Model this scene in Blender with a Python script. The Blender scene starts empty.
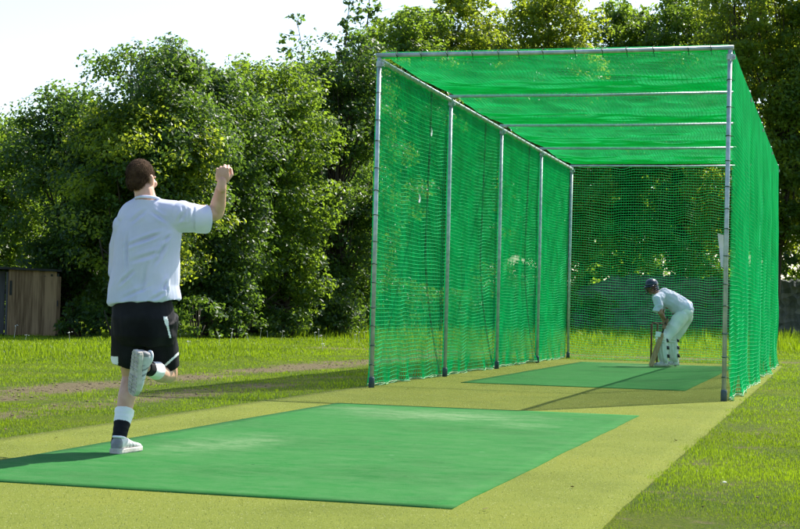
import bpy, bmesh, math, random
import numpy as np
from mathutils import Vector, Matrix, noise, Quaternion

random.seed(7)
rng = np.random.default_rng(11)
scene = bpy.context.scene
COL = scene.collection

# ------------------------------------------------------------------ camera
FPX, CH, PITCH, ROLL = 1550.99, 0.8887, 0.027744, 0.024021
X0, Y0, ANG, W = -0.28073, 17.01236, 0.27511, 3.786
BAYS = [0.0, 3.30, 6.50, 9.76, 12.90]
L = BAYS[-1]
H = 3.66
cp, sp = math.cos(PITCH), math.sin(PITCH)
cr, sr = math.cos(ROLL), math.sin(ROLL)
_u = np.array([0, -sp, cp]); _r = np.array([1.0, 0, 0]); FW = np.array([0, cp, sp])
RT = cr * _r + sr * _u
UP = -sr * _r + cr * _u
EYE = np.array([0, 0, CH])


def at(px, py, Y):
    """world point at depth Y (metres north of the camera) along a sight line"""
    d = FW + RT * (px - 400) / FPX - UP * (py - 264.5) / FPX
    return Vector(EYE + d * (Y / d[1]))


def proj(P):
    d = np.asarray(P) - EYE
    z = d @ FW
    return 400 + FPX * (d @ RT) / z, 264.5 - FPX * (d @ UP) / z, z


LV = Vector((math.sin(ANG), math.cos(ANG), 0))
WV = Vector((math.cos(ANG), -math.sin(ANG), 0))
O3 = Vector((X0, Y0, 0))


def cage(u, v, z=0.0):
    return O3 + WV * u + LV * v + Vector((0, 0, z))


def to_uv(x, y):
    dx, dy = x - X0, y - Y0
    return dx * WV.x + dy * WV.y, dx * LV.x + dy * LV.y


cam = bpy.data.cameras.new('camera')
cam.sensor_width = 36
cam.lens = FPX / 800 * 36
cam.clip_end = 3000
cam.clip_start = 0.05
co = bpy.data.objects.new('camera', cam)
m = Matrix.Identity(4)
for i in range(3):
    m[i][0] = RT[i]; m[i][1] = UP[i]; m[i][2] = -FW[i]; m[i][3] = EYE[i]
co.matrix_world = m
COL.objects.link(co)
scene.camera = co

# ------------------------------------------------------------------ light
SUN_AZ = math.radians(44.2)      # clockwise from +Y
SUN_EL = math.radians(47.6)
sd = Vector((math.sin(SUN_AZ) * math.cos(SUN_EL), math.cos(SUN_AZ) * math.cos(SUN_EL), math.sin(SUN_EL)))
sun = bpy.data.lights.new('sun', 'SUN')
sun.energy = 5.0
sun.angle = math.radians(0.5)
sun.color = (1.0, 0.95, 0.86)
so = bpy.data.objects.new('sun', sun)
so.rotation_euler = (-sd).to_track_quat('-Z', 'Y').to_euler()
COL.objects.link(so)

world = bpy.data.worlds.new('World')
scene.world = world
world.use_nodes = True
wn = world.node_tree
wn.nodes.clear()
wo = wn.nodes.new('ShaderNodeOutputWorld')
bg = wn.nodes.new('ShaderNodeBackground')
sky = wn.nodes.new('ShaderNodeTexSky')
sky.sky_type = 'NISHITA'
sky.sun_disc = False
sky.sun_elevation = SUN_EL
sky.sun_rotation = SUN_AZ
sky.air_density = 1.0
sky.dust_density = 1.3
sky.ozone_density = 1.3
bg.inputs['Strength'].default_value = 0.135
wn.links.new(sky.outputs[0], bg.inputs[0])
wn.links.new(bg.outputs[0], wo.inputs[0])

scene.view_settings.view_transform = 'Standard'
scene.view_settings.look = 'None'
scene.view_settings.exposure = 1.03
scene.view_settings.gamma = 1
scene.view_settings.use_curve_mapping = False
scene.render.engine = 'CYCLES'
scene.cycles.max_bounces = 8
scene.cycles.transmission_bounces = 6
scene.cycles.transparent_max_bounces = 8


# ------------------------------------------------------------------ materials
def mat(name):
    mm = bpy.data.materials.new(name)
    mm.use_nodes = True
    nt = mm.node_tree
    nt.nodes.clear()
    out = nt.nodes.new('ShaderNodeOutputMaterial')
    return mm, nt, out


def N(nt, t, **kw):
    n = nt.nodes.new(t)
    for k, v in kw.items():
        if k.startswith('i_'):
            n.inputs[k[2:].replace('_', ' ')].default_value = v
        else:
            setattr(n, k, v)
    return n


def ramp(nt, stops, interp='LINEAR'):
    n = nt.nodes.new('ShaderNodeValToRGB')
    n.color_ramp.interpolation = interp
    el = n.color_ramp.elements
    while len(el) > 1:
        el.remove(el[-1])
    el[0].position, el[0].color = stops[0][0], (*stops[0][1], 1)
    for p, c in stops[1:]:
        e = el.new(p)
        e.color = (*c, 1)
    return n


def noisy(name, c1, c2, scale=8, detail=5, rough=0.75, bump=0.2, bscale=None, stretch=(1, 1, 1), metal=0.0,
          spec=0.3, trans=0.0, lo=0.35, hi=0.65, bdist=0.01):
    """principled surface whose colour drifts between two tones, with fine relief and optional translucency"""
    mm, nt, out = mat(name)
    tc = N(nt, 'ShaderNodeTexCoord')
    mp = N(nt, 'ShaderNodeMapping')
    mp.inputs['Scale'].default_value = stretch
    nt.links.new(tc.outputs['Object'], mp.inputs[0])
    nz = N(nt, 'ShaderNodeTexNoise', i_Scale=scale, i_Detail=detail)
    nt.links.new(mp.outputs[0], nz.inputs['Vector'])
    rp = ramp(nt, [(lo, c1), (hi, c2)])
    nt.links.new(nz.outputs['Fac'], rp.inputs[0])
    p = N(nt, 'ShaderNodeBsdfPrincipled', i_Roughness=rough, i_Metallic=metal)
    p.inputs['Specular IOR Level'].default_value = spec
    nt.links.new(rp.outputs[0], p.inputs['Base Color'])
    if bump:
        b = N(nt, 'ShaderNodeBump', i_Strength=bump, i_Distance=bdist)
        n2 = N(nt, 'ShaderNodeTexNoise', i_Scale=bscale or scale * 6, i_Detail=4)
        nt.links.new(mp.outputs[0], n2.inputs['Vector'])
        nt.links.new(n2.outputs['Fac'], b.inputs['Height'])
        nt.links.new(b.outputs[0], p.inputs['Normal'])
    if trans:
        tr = N(nt, 'ShaderNodeBsdfTranslucent')
        nt.links.new(rp.outputs[0], tr.inputs[0])
        mx = N(nt, 'ShaderNodeMixShader')
        mx.inputs[0].default_value = trans
        nt.links.new(p.outputs[0], mx.inputs[1]); nt.links.new(tr.outputs[0], mx.inputs[2])
        nt.links.new(mx.outputs[0], out.inputs[0])
    else:
        nt.links.new(p.outputs[0], out.inputs[0])
    return mm


def leaf_material(name, dark, light, tr_col, trans=0.4, vary=0.35, gloss=0.35):
    mm, nt, out = mat(name)
    at_ = N(nt, 'ShaderNodeAttribute', attribute_name='tint')
    rp = ramp(nt, [(0.0, dark), (1.0, light)])
    nt.links.new(at_.outputs['Fac'], rp.inputs[0])
    rp2 = ramp(nt, [(0.0, tuple(c * 0.75 for c in tr_col)), (1.0, tr_col)])
    nt.links.new(at_.outputs['Fac'], rp2.inputs[0])
    p = N(nt, 'ShaderNodeBsdfPrincipled', i_Roughness=0.45)
    p.inputs['Specular IOR Level'].default_value = gloss
    nt.links.new(rp.outputs[0], p.inputs['Base Color'])
    tr = N(nt, 'ShaderNodeBsdfTranslucent')
    nt.links.new(rp2.outputs[0], tr.inputs[0])
    mx = N(nt, 'ShaderNodeMixShader')
    mx.inputs[0].default_value = trans
    nt.links.new(p.outputs[0], mx.inputs[1]); nt.links.new(tr.outputs[0], mx.inputs[2])
    nt.links.new(mx.outputs[0], out.inputs[0])
    return mm


M = {}
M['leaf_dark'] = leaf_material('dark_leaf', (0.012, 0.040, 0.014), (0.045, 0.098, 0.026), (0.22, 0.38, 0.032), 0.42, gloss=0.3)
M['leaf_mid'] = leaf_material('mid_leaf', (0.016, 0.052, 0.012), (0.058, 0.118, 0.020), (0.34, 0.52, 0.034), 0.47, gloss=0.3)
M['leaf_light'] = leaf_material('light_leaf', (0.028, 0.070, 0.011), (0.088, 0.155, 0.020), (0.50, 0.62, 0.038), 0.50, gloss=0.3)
M['grass'] = leaf_material('grass_blade', (0.050, 0.112, 0.004), (0.172, 0.240, 0.008), (0.29, 0.43, 0.010), 0.45, gloss=0.2)
M['fibre'] = leaf_material('turf_fibre', (0.100, 0.130, 0.018), (0.58, 0.58, 0.29), (0.36, 0.42, 0.09), 0.42, gloss=0.3)
M['bark'] = noisy('bark', (0.025, 0.02, 0.015), (0.07, 0.055, 0.04), 4, 6, 0.9, 0.6, 20, (1, 1, 0.25), bdist=0.03)
M['steel'] = noisy('galvanised_steel', (0.30, 0.37, 0.38), (0.46, 0.53, 0.53), 14, 4, 0.42, 0.05, metal=0.35, spec=0.5)
M['steel_blue'] = noisy('painted_socket', (0.03, 0.06, 0.07), (0.07, 0.11, 0.12), 14, 4, 0.6, 0.1)
M['clamp'] = noisy('clamp_metal', (0.30, 0.36, 0.36), (0.45, 0.5, 0.5), 30, 4, 0.5, 0.1, metal=0.5)
M['net'] = noisy('green_net_cord', (0.003, 0.60, 0.195), (0.010, 0.74, 0.270), 3, 3, 0.55, 0, trans=0.45, spec=0.25)
M['cord'] = noisy('dark_green_cord', (0.004, 0.05, 0.02), (0.01, 0.09, 0.04), 5, 3, 0.7, 0)
M['shirt'] = noisy('white_cotton', (0.68, 0.72, 0.90), (0.76, 0.80, 0.95), 6, 3, 0.85, 0.15, 60, trans=0.32, spec=0.1, bdist=0.004)
M['black_cloth'] = noisy('black_cloth', (0.006, 0.006, 0.008), (0.016, 0.016, 0.019), 6, 4, 0.75, 0.2, 50, spec=0.12, bdist=0.004)
M['white_cloth'] = noisy('white_cloth', (0.74, 0.75, 0.77), (0.84, 0.84, 0.84), 8, 3, 0.8, 0.2, 60, spec=0.1, bdist=0.004)
M['cream_cloth'] = noisy('cream_trousers', (0.68, 0.70, 0.68), (0.80, 0.80, 0.76), 8, 3, 0.8, 0.2, 60, spec=0.1, bdist=0.004)
M['pad'] = noisy('pad_white', (0.66, 0.69, 0.66), (0.80, 0.80, 0.77), 10, 3, 0.6, 0.1, spec=0.3)
M['strap'] = noisy('dark_strap', (0.015, 0.015, 0.02), (0.04, 0.04, 0.05), 10, 3, 0.8, 0.1)
M['skin'] = noisy('skin', (0.50, 0.27, 0.18), (0.62, 0.37, 0.26), 14, 4, 0.5, 0.08, 120, spec=0.35, bdist=0.002)
M['skin_tan'] = noisy('tanned_skin', (0.24, 0.12, 0.07), (0.34, 0.18, 0.11), 14, 4, 0.55, 0.08, 120, spec=0.3, bdist=0.002)
M['hair'] = noisy('brown_hair', (0.040, 0.022, 0.012), (0.090, 0.054, 0.030), 25, 3, 0.85, 0.1, 400, spec=0.08, bdist=0.001)
M['shoe'] = noisy('grey_white_leather', (0.50, 0.50, 0.50), (0.72, 0.72, 0.70), 18, 4, 0.55, 0.1, spec=0.3)
M['shoe_grey'] = noisy('grey_suede', (0.20, 0.20, 0.21), (0.32, 0.32, 0.33), 18, 4, 0.8, 0.1, spec=0.2)
M['sole'] = noisy('worn_rubber', (0.40, 0.37, 0.32), (0.58, 0.55, 0.50), 25, 5, 0.8, 0.4, 90, bdist=0.004)
M['sole_dark'] = noisy('dark_rubber_tread', (0.33, 0.31, 0.27), (0.47, 0.44, 0.39), 25, 5, 0.8, 0.4, 90, bdist=0.004)
M['navy'] = noisy('navy_shell', (0.008, 0.012, 0.035), (0.014, 0.02, 0.05), 8, 3, 0.22, 0, spec=0.6)
M['white_paint'] = noisy('white_shell', (0.42, 0.44, 0.48), (0.52, 0.53, 0.56), 8, 3, 0.35, 0, spec=0.5)
M['dark_metal'] = noisy('dark_grille_metal', (0.02, 0.02, 0.025), (0.04, 0.04, 0.045), 8, 3, 0.4, 0, metal=0.6)
M['willow'] = noisy('willow_wood', (0.30, 0.175, 0.07), (0.44, 0.28, 0.13), 5, 4, 0.5, 0.05, 40, (6, 6, 1), spec=0.35)
M['grip'] = noisy('rubber_grip', (0.03, 0.03, 0.03), (0.07, 0.06, 0.06), 30, 3, 0.8, 0.2)
M['stump_wood'] = noisy('dark_stump_wood', (0.07, 0.035, 0.015), (0.14, 0.075, 0.035), 6, 4, 0.5, 0.05, 40, (6, 6, 1))
M['eye'] = noisy('eye_white', (0.6, 0.6, 0.6), (0.7, 0.7, 0.7), 5, 2, 0.3, 0)
M['paper'] = noisy('white_sheet', (0.70, 0.71, 0.73), (0.80, 0.80, 0.80), 4, 3, 0.7, 0.05, trans=0.15)
M['petal'] = noisy('white_petals', (0.70, 0.70, 0.62), (0.82, 0.82, 0.76), 4, 3, 0.7, 0, trans=0.3)
M['felt'] = noisy('roofing_felt', (0.015, 0.016, 0.015), (0.04, 0.042, 0.035), 4, 5, 0.95, 0.4, 40)


def plank_material(name, c1, c2, pitch=0.14):
    mm, nt, out = mat(name)
    tc = N(nt, 'ShaderNodeTexCoord')
    sx = N(nt, 'ShaderNodeSeparateXYZ')
    nt.links.new(tc.outputs['Object'], sx.inputs[0])
    ad = N(nt, 'ShaderNodeMath', operation='ADD'); nt.links.new(sx.outputs[0], ad.inputs[0]); nt.links.new(sx.outputs[1], ad.inputs[1])
    dv = N(nt, 'ShaderNodeMath', operation='DIVIDE'); dv.inputs[1].default_value = pitch
    nt.links.new(ad.outputs[0], dv.inputs[0])
    fl = N(nt, 'ShaderNodeMath', operation='FLOOR'); nt.links.new(dv.outputs[0], fl.inputs[0])
    wn_ = N(nt, 'ShaderNodeTexWhiteNoise', noise_dimensions='1D'); nt.links.new(fl.outputs[0], wn_.inputs['W'])
    mp = N(nt, 'ShaderNodeMapping'); mp.inputs['Scale'].default_value = (12, 12, 0.9)
    nt.links.new(tc.outputs['Object'], mp.inputs[0])
    nz = N(nt, 'ShaderNodeTexNoise', i_Scale=2.0, i_Detail=8); nt.links.new(mp.outputs[0], nz.inputs['Vector'])
    mx = N(nt, 'ShaderNodeMath', operation='MULTIPLY_ADD'); mx.inputs[1].default_value = 0.35
    nt.links.new(wn_.outputs['Value'], mx.inputs[0]); 
    sc_ = N(nt, 'ShaderNodeMath', operation='MULTIPLY'); sc_.inputs[1].default_value = 0.8
    nt.links.new(nz.outputs['Fac'], sc_.inputs[0]); nt.links.new(sc_.outputs[0], mx.inputs[2])
    rp = ramp(nt, [(0.28, c1), (0.72, c2)]); nt.links.new(mx.outputs[0], rp.inputs[0])
    p = N(nt, 'ShaderNodeBsdfPrincipled', i_Roughness=0.9)
    p.inputs['Specular IOR Level'].default_value = 0.15
    nt.links.new(rp.outputs[0], p.inputs['Base Color'])
    b = N(nt, 'ShaderNodeBump', i_Strength=0.4, i_Distance=0.01)
    nt.links.new(nz.outputs['Fac'], b.inputs['Height']); nt.links.new(b.outputs[0], p.inputs['Normal'])
    nt.links.new(p.outputs[0], out.inputs[0])
    return mm


M['planks'] = plank_material('weathered_planks', (0.10, 0.062, 0.032), (0.30, 0.20, 0.11))
M['planks_side'] = plank_material('dark_side_planks', (0.045, 0.045, 0.045), (0.10, 0.10, 0.095))  # darker, greyer planks for the side walls and lean-to


def ground_material():
    mm, nt, out = mat('grassy_ground')
    tc = N(nt, 'ShaderNodeTexCoord')
    n1 = N(nt, 'ShaderNodeTexNoise', i_Scale=0.55, i_Detail=6, i_Roughness=0.65)
    n2 = N(nt, 'ShaderNodeTexNoise', i_Scale=34.0, i_Detail=8, i_Roughness=0.75)
    n3 = N(nt, 'ShaderNodeTexNoise', i_Scale=5.0, i_Detail=5, i_Roughness=0.7)
    for n in (n1, n2, n3):
        nt.links.new(tc.outputs['Object'], n.inputs['Vector'])
    g = ramp(nt, [(0.3, (0.048, 0.092, 0.006)), (0.55, (0.110, 0.162, 0.009)), (0.75, (0.165, 0.192, 0.015))])
    nt.links.new(n2.outputs['Fac'], g.inputs[0])
    g2 = ramp(nt, [(0.38, (0.75, 0.85, 0.75)), (0.62, (1.25, 1.1, 1.0))])
    nt.links.new(n1.outputs['Fac'], g2.inputs[0])
    mul = N(nt, 'ShaderNodeMixRGB', blend_type='MULTIPLY'); mul.inputs[0].default_value = 1
    nt.links.new(g.outputs[0], mul.inputs[1]); nt.links.new(g2.outputs[0], mul.inputs[2])
    d = ramp(nt, [(0.3, (0.070, 0.057, 0.028)), (0.48, (0.175, 0.142, 0.075)), (0.7, (0.30, 0.25, 0.145))])
    nt.links.new(n2.outputs['Fac'], d.inputs[0])
    att = N(nt, 'ShaderNodeAttribute', attribute_name='dirt')
    a1 = N(nt, 'ShaderNodeMath', operation='MULTIPLY_ADD'); a1.inputs[1].default_value = 1.3; a1.inputs[2].default_value = -0.65
    nt.links.new(n3.outputs['Fac'], a1.inputs[0])
    a2 = N(nt, 'ShaderNodeMath', operation='ADD'); nt.links.new(a1.outputs[0], a2.inputs[0]); nt.links.new(att.outputs['Fac'], a2.inputs[1])
    mr = N(nt, 'ShaderNodeMapRange'); mr.inputs['From Min'].default_value = 0.36; mr.inputs['From Max'].default_value = 0.62
    nt.links.new(a2.outputs[0], mr.inputs['Value'])
    mx = N(nt, 'ShaderNodeMixRGB'); nt.links.new(mr.outputs[0], mx.inputs[0])
    nt.links.new(mul.outputs[0], mx.inputs[1]); nt.links.new(d.outputs[0], mx.inputs[2])
    p = N(nt, 'ShaderNodeBsdfPrincipled', i_Roughness=0.95); p.inputs['Specular IOR Level'].default_value = 0.1
    nt.links.new(mx.outputs[0], p.inputs['Base Color'])
    b = N(nt, 'ShaderNodeBump', i_Strength=1.0, i_Distance=0.06)
    nt.links.new(n2.outputs['Fac'], b.inputs['Height']); nt.links.new(b.outputs[0], p.inputs['Normal'])
    nt.links.new(p.outputs[0], out.inputs[0])
    return mm


def turf_material(name, base, alt, speck, wear=None, speck_at=0.66, fine=170.0, bump=0.6):
    """short synthetic pile: fine two-tone fibres, pale specks painted as fibre glints, broad scuffs and pile streaks"""
    mm, nt, out = mat(name)
    tc = N(nt, 'ShaderNodeTexCoord')
    n1 = N(nt, 'ShaderNodeTexNoise', i_Scale=fine, i_Detail=3, i_Roughness=0.7)
    n2 = N(nt, 'ShaderNodeTexNoise', i_Scale=fine * 0.55, i_Detail=2, i_Roughness=0.8)
    n3 = N(nt, 'ShaderNodeTexNoise', i_Scale=0.9, i_Detail=6, i_Roughness=0.65)
    mp = N(nt, 'ShaderNodeMapping'); mp.inputs['Scale'].default_value = (1.0, 1.7, 1)
    nt.links.new(tc.outputs['Object'], mp.inputs[0])
    n4 = N(nt, 'ShaderNodeTexNoise', i_Scale=3.4, i_Detail=12, i_Roughness=0.85)
    nt.links.new(mp.outputs[0], n4.inputs['Vector'])
    for n in (n1, n2, n3):
        nt.links.new(tc.outputs['Object'], n.inputs['Vector'])
    c = ramp(nt, [(0.32, alt), (0.62, base)])
    nt.links.new(n1.outputs['Fac'], c.inputs[0])
    tone = ramp(nt, [(0.32, (0.80, 0.82, 0.78)), (0.5, (1.0, 1.0, 1.0)), (0.68, (1.12, 1.06, 1.02))])
    nt.links.new(n3.outputs['Fac'], tone.inputs[0])
    mul = N(nt, 'ShaderNodeMixRGB', blend_type='MULTIPLY'); mul.inputs[0].default_value = 1
    nt.links.new(c.outputs[0], mul.inputs[1]); nt.links.new(tone.outputs[0], mul.inputs[2])
    sf = ramp(nt, [(speck_at, (0, 0, 0)), (speck_at + 0.05, (1, 1, 1))])  # pale specks put the glint of fibres into the colour
    nt.links.new(n2.outputs['Fac'], sf.inputs[0])
    mx = N(nt, 'ShaderNodeMixRGB'); nt.links.new(sf.outputs[0], mx.inputs[0])
    nt.links.new(mul.outputs[0], mx.inputs[1]); mx.inputs[2].default_value = (*speck, 1)
    last = mx
    if wear:
        at_ = N(nt, 'ShaderNodeAttribute', attribute_name='wear')
        wm = N(nt, 'ShaderNodeMath', operation='MULTIPLY')
        wr = ramp(nt, [(0.36, (0, 0, 0)), (0.66, (1, 1, 1))])
        nt.links.new(n4.outputs['Fac'], wr.inputs[0])
        nt.links.new(wr.outputs[0], wm.inputs[0]); nt.links.new(at_.outputs['Fac'], wm.inputs[1])
        m2 = N(nt, 'ShaderNodeMixRGB'); nt.links.new(wm.outputs[0], m2.inputs[0])
        nt.links.new(last.outputs[0], m2.inputs[1]); m2.inputs[2].default_value = (*wear, 1)
        last = flecks(nt, tc, flecks(nt, tc, m2, (0.07, 0.18, 0.07), 4.2, 0.06), (0.012, 0.07, 0.018), 6.5, 0.06)
    p = N(nt, 'ShaderNodeBsdfPrincipled', i_Roughness=0.9); p.inputs['Specular IOR Level'].default_value = 0.05
    nt.links.new(last.outputs[0], p.inputs['Base Color'])
    b = N(nt, 'ShaderNodeBump', i_Strength=bump, i_Distance=0.008)
    nt.links.new(n1.outputs['Fac'], b.inputs['Height']); nt.links.new(b.outputs[0], p.inputs['Normal'])
    nt.links.new(p.outputs[0], out.inputs[0])
    return mm


def flecks(nt, tc, last, col, scale, lo):
    v = N(nt, 'ShaderNodeTexVoronoi', i_Scale=scale); nt.links.new(tc.outputs['Object'], v.inputs['Vector'])
    r_ = ramp(nt, [(lo, (1, 1, 1)), (lo + 0.03, (0, 0, 0))]); nt.links.new(v.outputs['Distance'], r_.inputs[0])
    w_ = N(nt, 'ShaderNodeSeparateColor'); nt.links.new(v.outputs['Color'], w_.inputs[0])
    g_ = N(nt, 'ShaderNodeMath', operation='GREATER_THAN'); g_.inputs[1].default_value = 0.72; nt.links.new(w_.outputs[0], g_.inputs[0])
    m_ = N(nt, 'ShaderNodeMath', operation='MULTIPLY'); nt.links.new(r_.outputs[0], m_.inputs[0]); nt.links.new(g_.outputs[0], m_.inputs[1])
    x_ = N(nt, 'ShaderNodeMixRGB'); nt.links.new(m_.outputs[0], x_.inputs[0]); nt.links.new(last.outputs[0], x_.inputs[1]); x_.inputs[2].default_value = (*col, 1)
    return x_


M['ground'] = ground_material()
M['carpet'] = turf_material('straw_green_turf', (0.165, 0.192, 0.033), (0.088, 0.110, 0.015), (0.48, 0.48, 0.24))
M['mat_green'] = turf_material('green_turf', (0.014, 0.136, 0.024), (0.008, 0.098, 0.016), (0.035, 0.165, 0.040), wear=(0.19, 0.27, 0.14), speck_at=0.74, bump=0.35)


def stone_material():
    mm, nt, out = mat('rubble_stone')
    tc = N(nt, 'ShaderNodeTexCoord')
    v = N(nt, 'ShaderNodeTexVoronoi', i_Scale=2.6)
    n = N(nt, 'ShaderNodeTexNoise', i_Scale=3.0, i_Detail=8, i_Roughness=0.7)
    nt.links.new(tc.outputs['Object'], n.inputs['Vector'])
    mp = N(nt, 'ShaderNodeMapping'); mp.inputs['Scale'].default_value = (1, 1, 1.7)
    nt.links.new(tc.outputs['Object'], mp.inputs[0]); nt.links.new(mp.outputs[0], v.inputs['Vector'])
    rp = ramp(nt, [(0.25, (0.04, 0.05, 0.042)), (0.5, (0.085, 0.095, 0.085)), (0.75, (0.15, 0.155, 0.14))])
    mixf = N(nt, 'ShaderNodeMixRGB'); mixf.inputs[0].default_value = 0.4
    nt.links.new(n.outputs['Fac'], mixf.inputs[1]); nt.links.new(v.outputs['Color'], mixf.inputs[2])
    nt.links.new(mixf.outputs[0], rp.inputs[0])
    p = N(nt, 'ShaderNodeBsdfPrincipled', i_Roughness=0.95); p.inputs['Specular IOR Level'].default_value = 0.15
    nt.links.new(rp.outputs[0], p.inputs['Base Color'])
    b = N(nt, 'ShaderNodeBump', i_Strength=1.0, i_Distance=0.08)
    nt.links.new(v.outputs['Distance'], b.inputs['Height']); nt.links.new(b.outputs[0], p.inputs['Normal'])
    nt.links.new(p.outputs[0], out.inputs[0])
    return mm


M['stone'] = stone_material()


# ------------------------------------------------------------------ object helpers
def tag(o, label=None, cat=None, group=None, kind=None):
    if label: o['label'] = label
    if cat: o['category'] = cat
    if group: o['group'] = group
    if kind: o['kind'] = kind
    return o


def empty(name, loc=(0, 0, 0), rz=0.0):
    o = bpy.data.objects.new(name, None)
    o.empty_display_size = 0.2
    o.location = loc
    o.rotation_euler = (0, 0, rz)
    COL.objects.link(o)
    return o


def link(name, me, materials, parent=None, smooth=True):
    if not isinstance(materials, (list, tuple)):
        materials = [materials]
    for x in materials:
        if x.name not in me.materials:
            me.materials.append(x)
    if smooth and len(me.polygons):
        me.polygons.foreach_set('use_smooth', [True] * len(me.polygons))
    o = bpy.data.objects.new(name, me)
    COL.objects.link(o)
    if parent is not None:
        o.parent = parent
    return o


def np_mesh(name, V, F):
    me = bpy.data.meshes.new(name)
    V = np.asarray(V, dtype=np.float32); F = np.asarray(F, dtype=np.int32)
    k = F.shape[1]
    me.vertices.add(len(V)); me.vertices.foreach_set('co', V.ravel())
    me.loops.add(F.size); me.loops.foreach_set('vertex_index', F.ravel())
    me.polygons.add(len(F)); me.polygons.foreach_set('loop_start', np.arange(0, F.size, k, dtype=np.int32))
    me.update(calc_edges=True)
    return me


class MB:
    """collects simple solids and links them as one mesh object"""
    def __init__(self):
        self.bm = bmesh.new()

    def box(self, c, s, rot=None):
        mtx = Matrix.Translation(Vector(c)) @ (rot.to_4x4() if rot else Matrix.Identity(4)) @ Matrix.Diagonal((*s, 1))
        bmesh.ops.create_cube(self.bm, size=1, matrix=mtx)
        return self

    def tube(self, pts, rads, seg=10, caps=True, flat=None):
        pts = [Vector(p) for p in pts]
        if not isinstance(rads, (list, tuple)):
            rads = [rads] * len(pts)
        rings = []
        prev = None
        for i, p in enumerate(pts):
            t = (pts[min(i + 1, len(pts) - 1)] - pts[max(i - 1, 0)]).normalized()
            if prev is None:
                a = Vector((0, 0, 1)) if abs(t.z) < 0.9 else Vector((1, 0, 0))
                nrm = (a - t * a.dot(t)).normalized()
            else:
                nrm = (prev - t * prev.dot(t)).normalized()
            prev = nrm
            b = t.cross(nrm)
            rings.append([self.bm.verts.new(p + (nrm * math.cos(2 * math.pi * k / seg) + b * math.sin(2 * math.pi * k / seg)) * rads[i]) for k in range(seg)])
        for i in range(len(rings) - 1):
            for k in range(seg):
                self.bm.faces.new((rings[i][k], rings[i][(k + 1) % seg], rings[i + 1][(k + 1) % seg], rings[i + 1][k]))
        if caps:
            self.bm.faces.new(rings[0][::-1]); self.bm.faces.new(rings[-1])
        return self

    def loft(self, rings):
        """rings: lists of points, all the same length"""
        R = [[self.bm.verts.new(p) for p in r] for r in rings]
        n = len(R[0])
        for i in range(len(R) - 1):
            for k in range(n):
                self.bm.faces.new((R[i][k], R[i][(k + 1) % n], R[i + 1][(k + 1) % n], R[i + 1][k]))
        self.bm.faces.new(R[0][::-1]); self.bm.faces.new(R[-1])
        return self

    def ell(self, c, axes, sub=3):
        """ellipsoid; axes = three vectors (half axes) or three radii"""
        ax = [Vector(a) if not isinstance(a, (int, float)) else None for a in axes]
        if ax[0] is None:
            mt = Matrix.Diagonal((*axes, 1))
        else:
            mt = Matrix.Identity(4)
            for j in range(3):
                for i in range(3):
                    mt[i][j] = ax[j][i]
        bmesh.ops.create_icosphere(self.bm, subdivisions=sub, radius=1, matrix=Matrix.Translation(Vector(c)) @ mt)
        return self

    def cap(self, p0, r0, p1, r1, seg=14, round_ends=True):
        self.tube([p0, p1], [r0, r1], seg)
        if round_ends:
            self.ell(p0, (r0, r0, r0), 2); self.ell(p1, (r1, r1, r1), 2)
        return self

    def chain(self, pts, rads):
        for i in range(len(pts) - 1):
            self.cap(pts[i], rads[i], pts[i + 1], rads[i + 1])
        return self

    def mesh(self, name):
        bmesh.ops.recalc_face_normals(self.bm, faces=self.bm.faces[:])
        me = bpy.data.meshes.new(name)
        self.bm.to_mesh(me); self.bm.free()
        return me

    def build(self, name, material, parent=None, smooth=False):
        return link(name, self.mesh(name), material, parent, smooth)


def remeshed(mb, voxel, smooth_it=4, factor=0.5):
    """one continuous skin over overlapping solids"""
    me = mb.mesh('tmp')
    o = bpy.data.objects.new('tmp', me)
    COL.objects.link(o)
    r = o.modifiers.new('r', 'REMESH'); r.mode = 'VOXEL'; r.voxel_size = voxel
    if smooth_it:
        s = o.modifiers.new('s', 'SMOOTH'); s.factor = factor; s.iterations = smooth_it
    dg = bpy.context.evaluated_depsgraph_get()
    dg.update()
    res = bpy.data.meshes.new_from_object(o.evaluated_get(dg))
    bpy.data.objects.remove(o)
    bpy.data.meshes.remove(me)
    return res


def displace(me, fn):
    me.update()
    nrm = [v.normal.copy() for v in me.vertices]
    for v, n in zip(me.vertices, nrm):
        v.co += fn(v.co, n)
    me.update()


def join_meshes(ms, name):
    bm = bmesh.new()
    for x in ms:
        bm.from_mesh(x)
    me = bpy.data.meshes.new(name)
    bm.to_mesh(me); bm.free()
    return me


def ring(c, ax, ay, n=28, p=2.0):
    """closed superellipse ring about c with half axis vectors ax, ay"""
    c = Vector(c); out = []
    for k in range(n):
        t = 2 * math.pi * k / n
        a, b = math.cos(t), math.sin(t)
        a = math.copysign(abs(a) ** (2 / p), a); b = math.copysign(abs(b) ** (2 / p), b)
        out.append(c + ax * a + ay * b)
    return out


# ------------------------------------------------------------------ ground
def sstep(a, b, x):
    t = min(1, max(0, (x - a) / (b - a)))
    return t * t * (3 - 2 * t)


def nz2(u, v, s, seed=0.0):
    return noise.noise(Vector((u * s, v * s, seed)))


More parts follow.
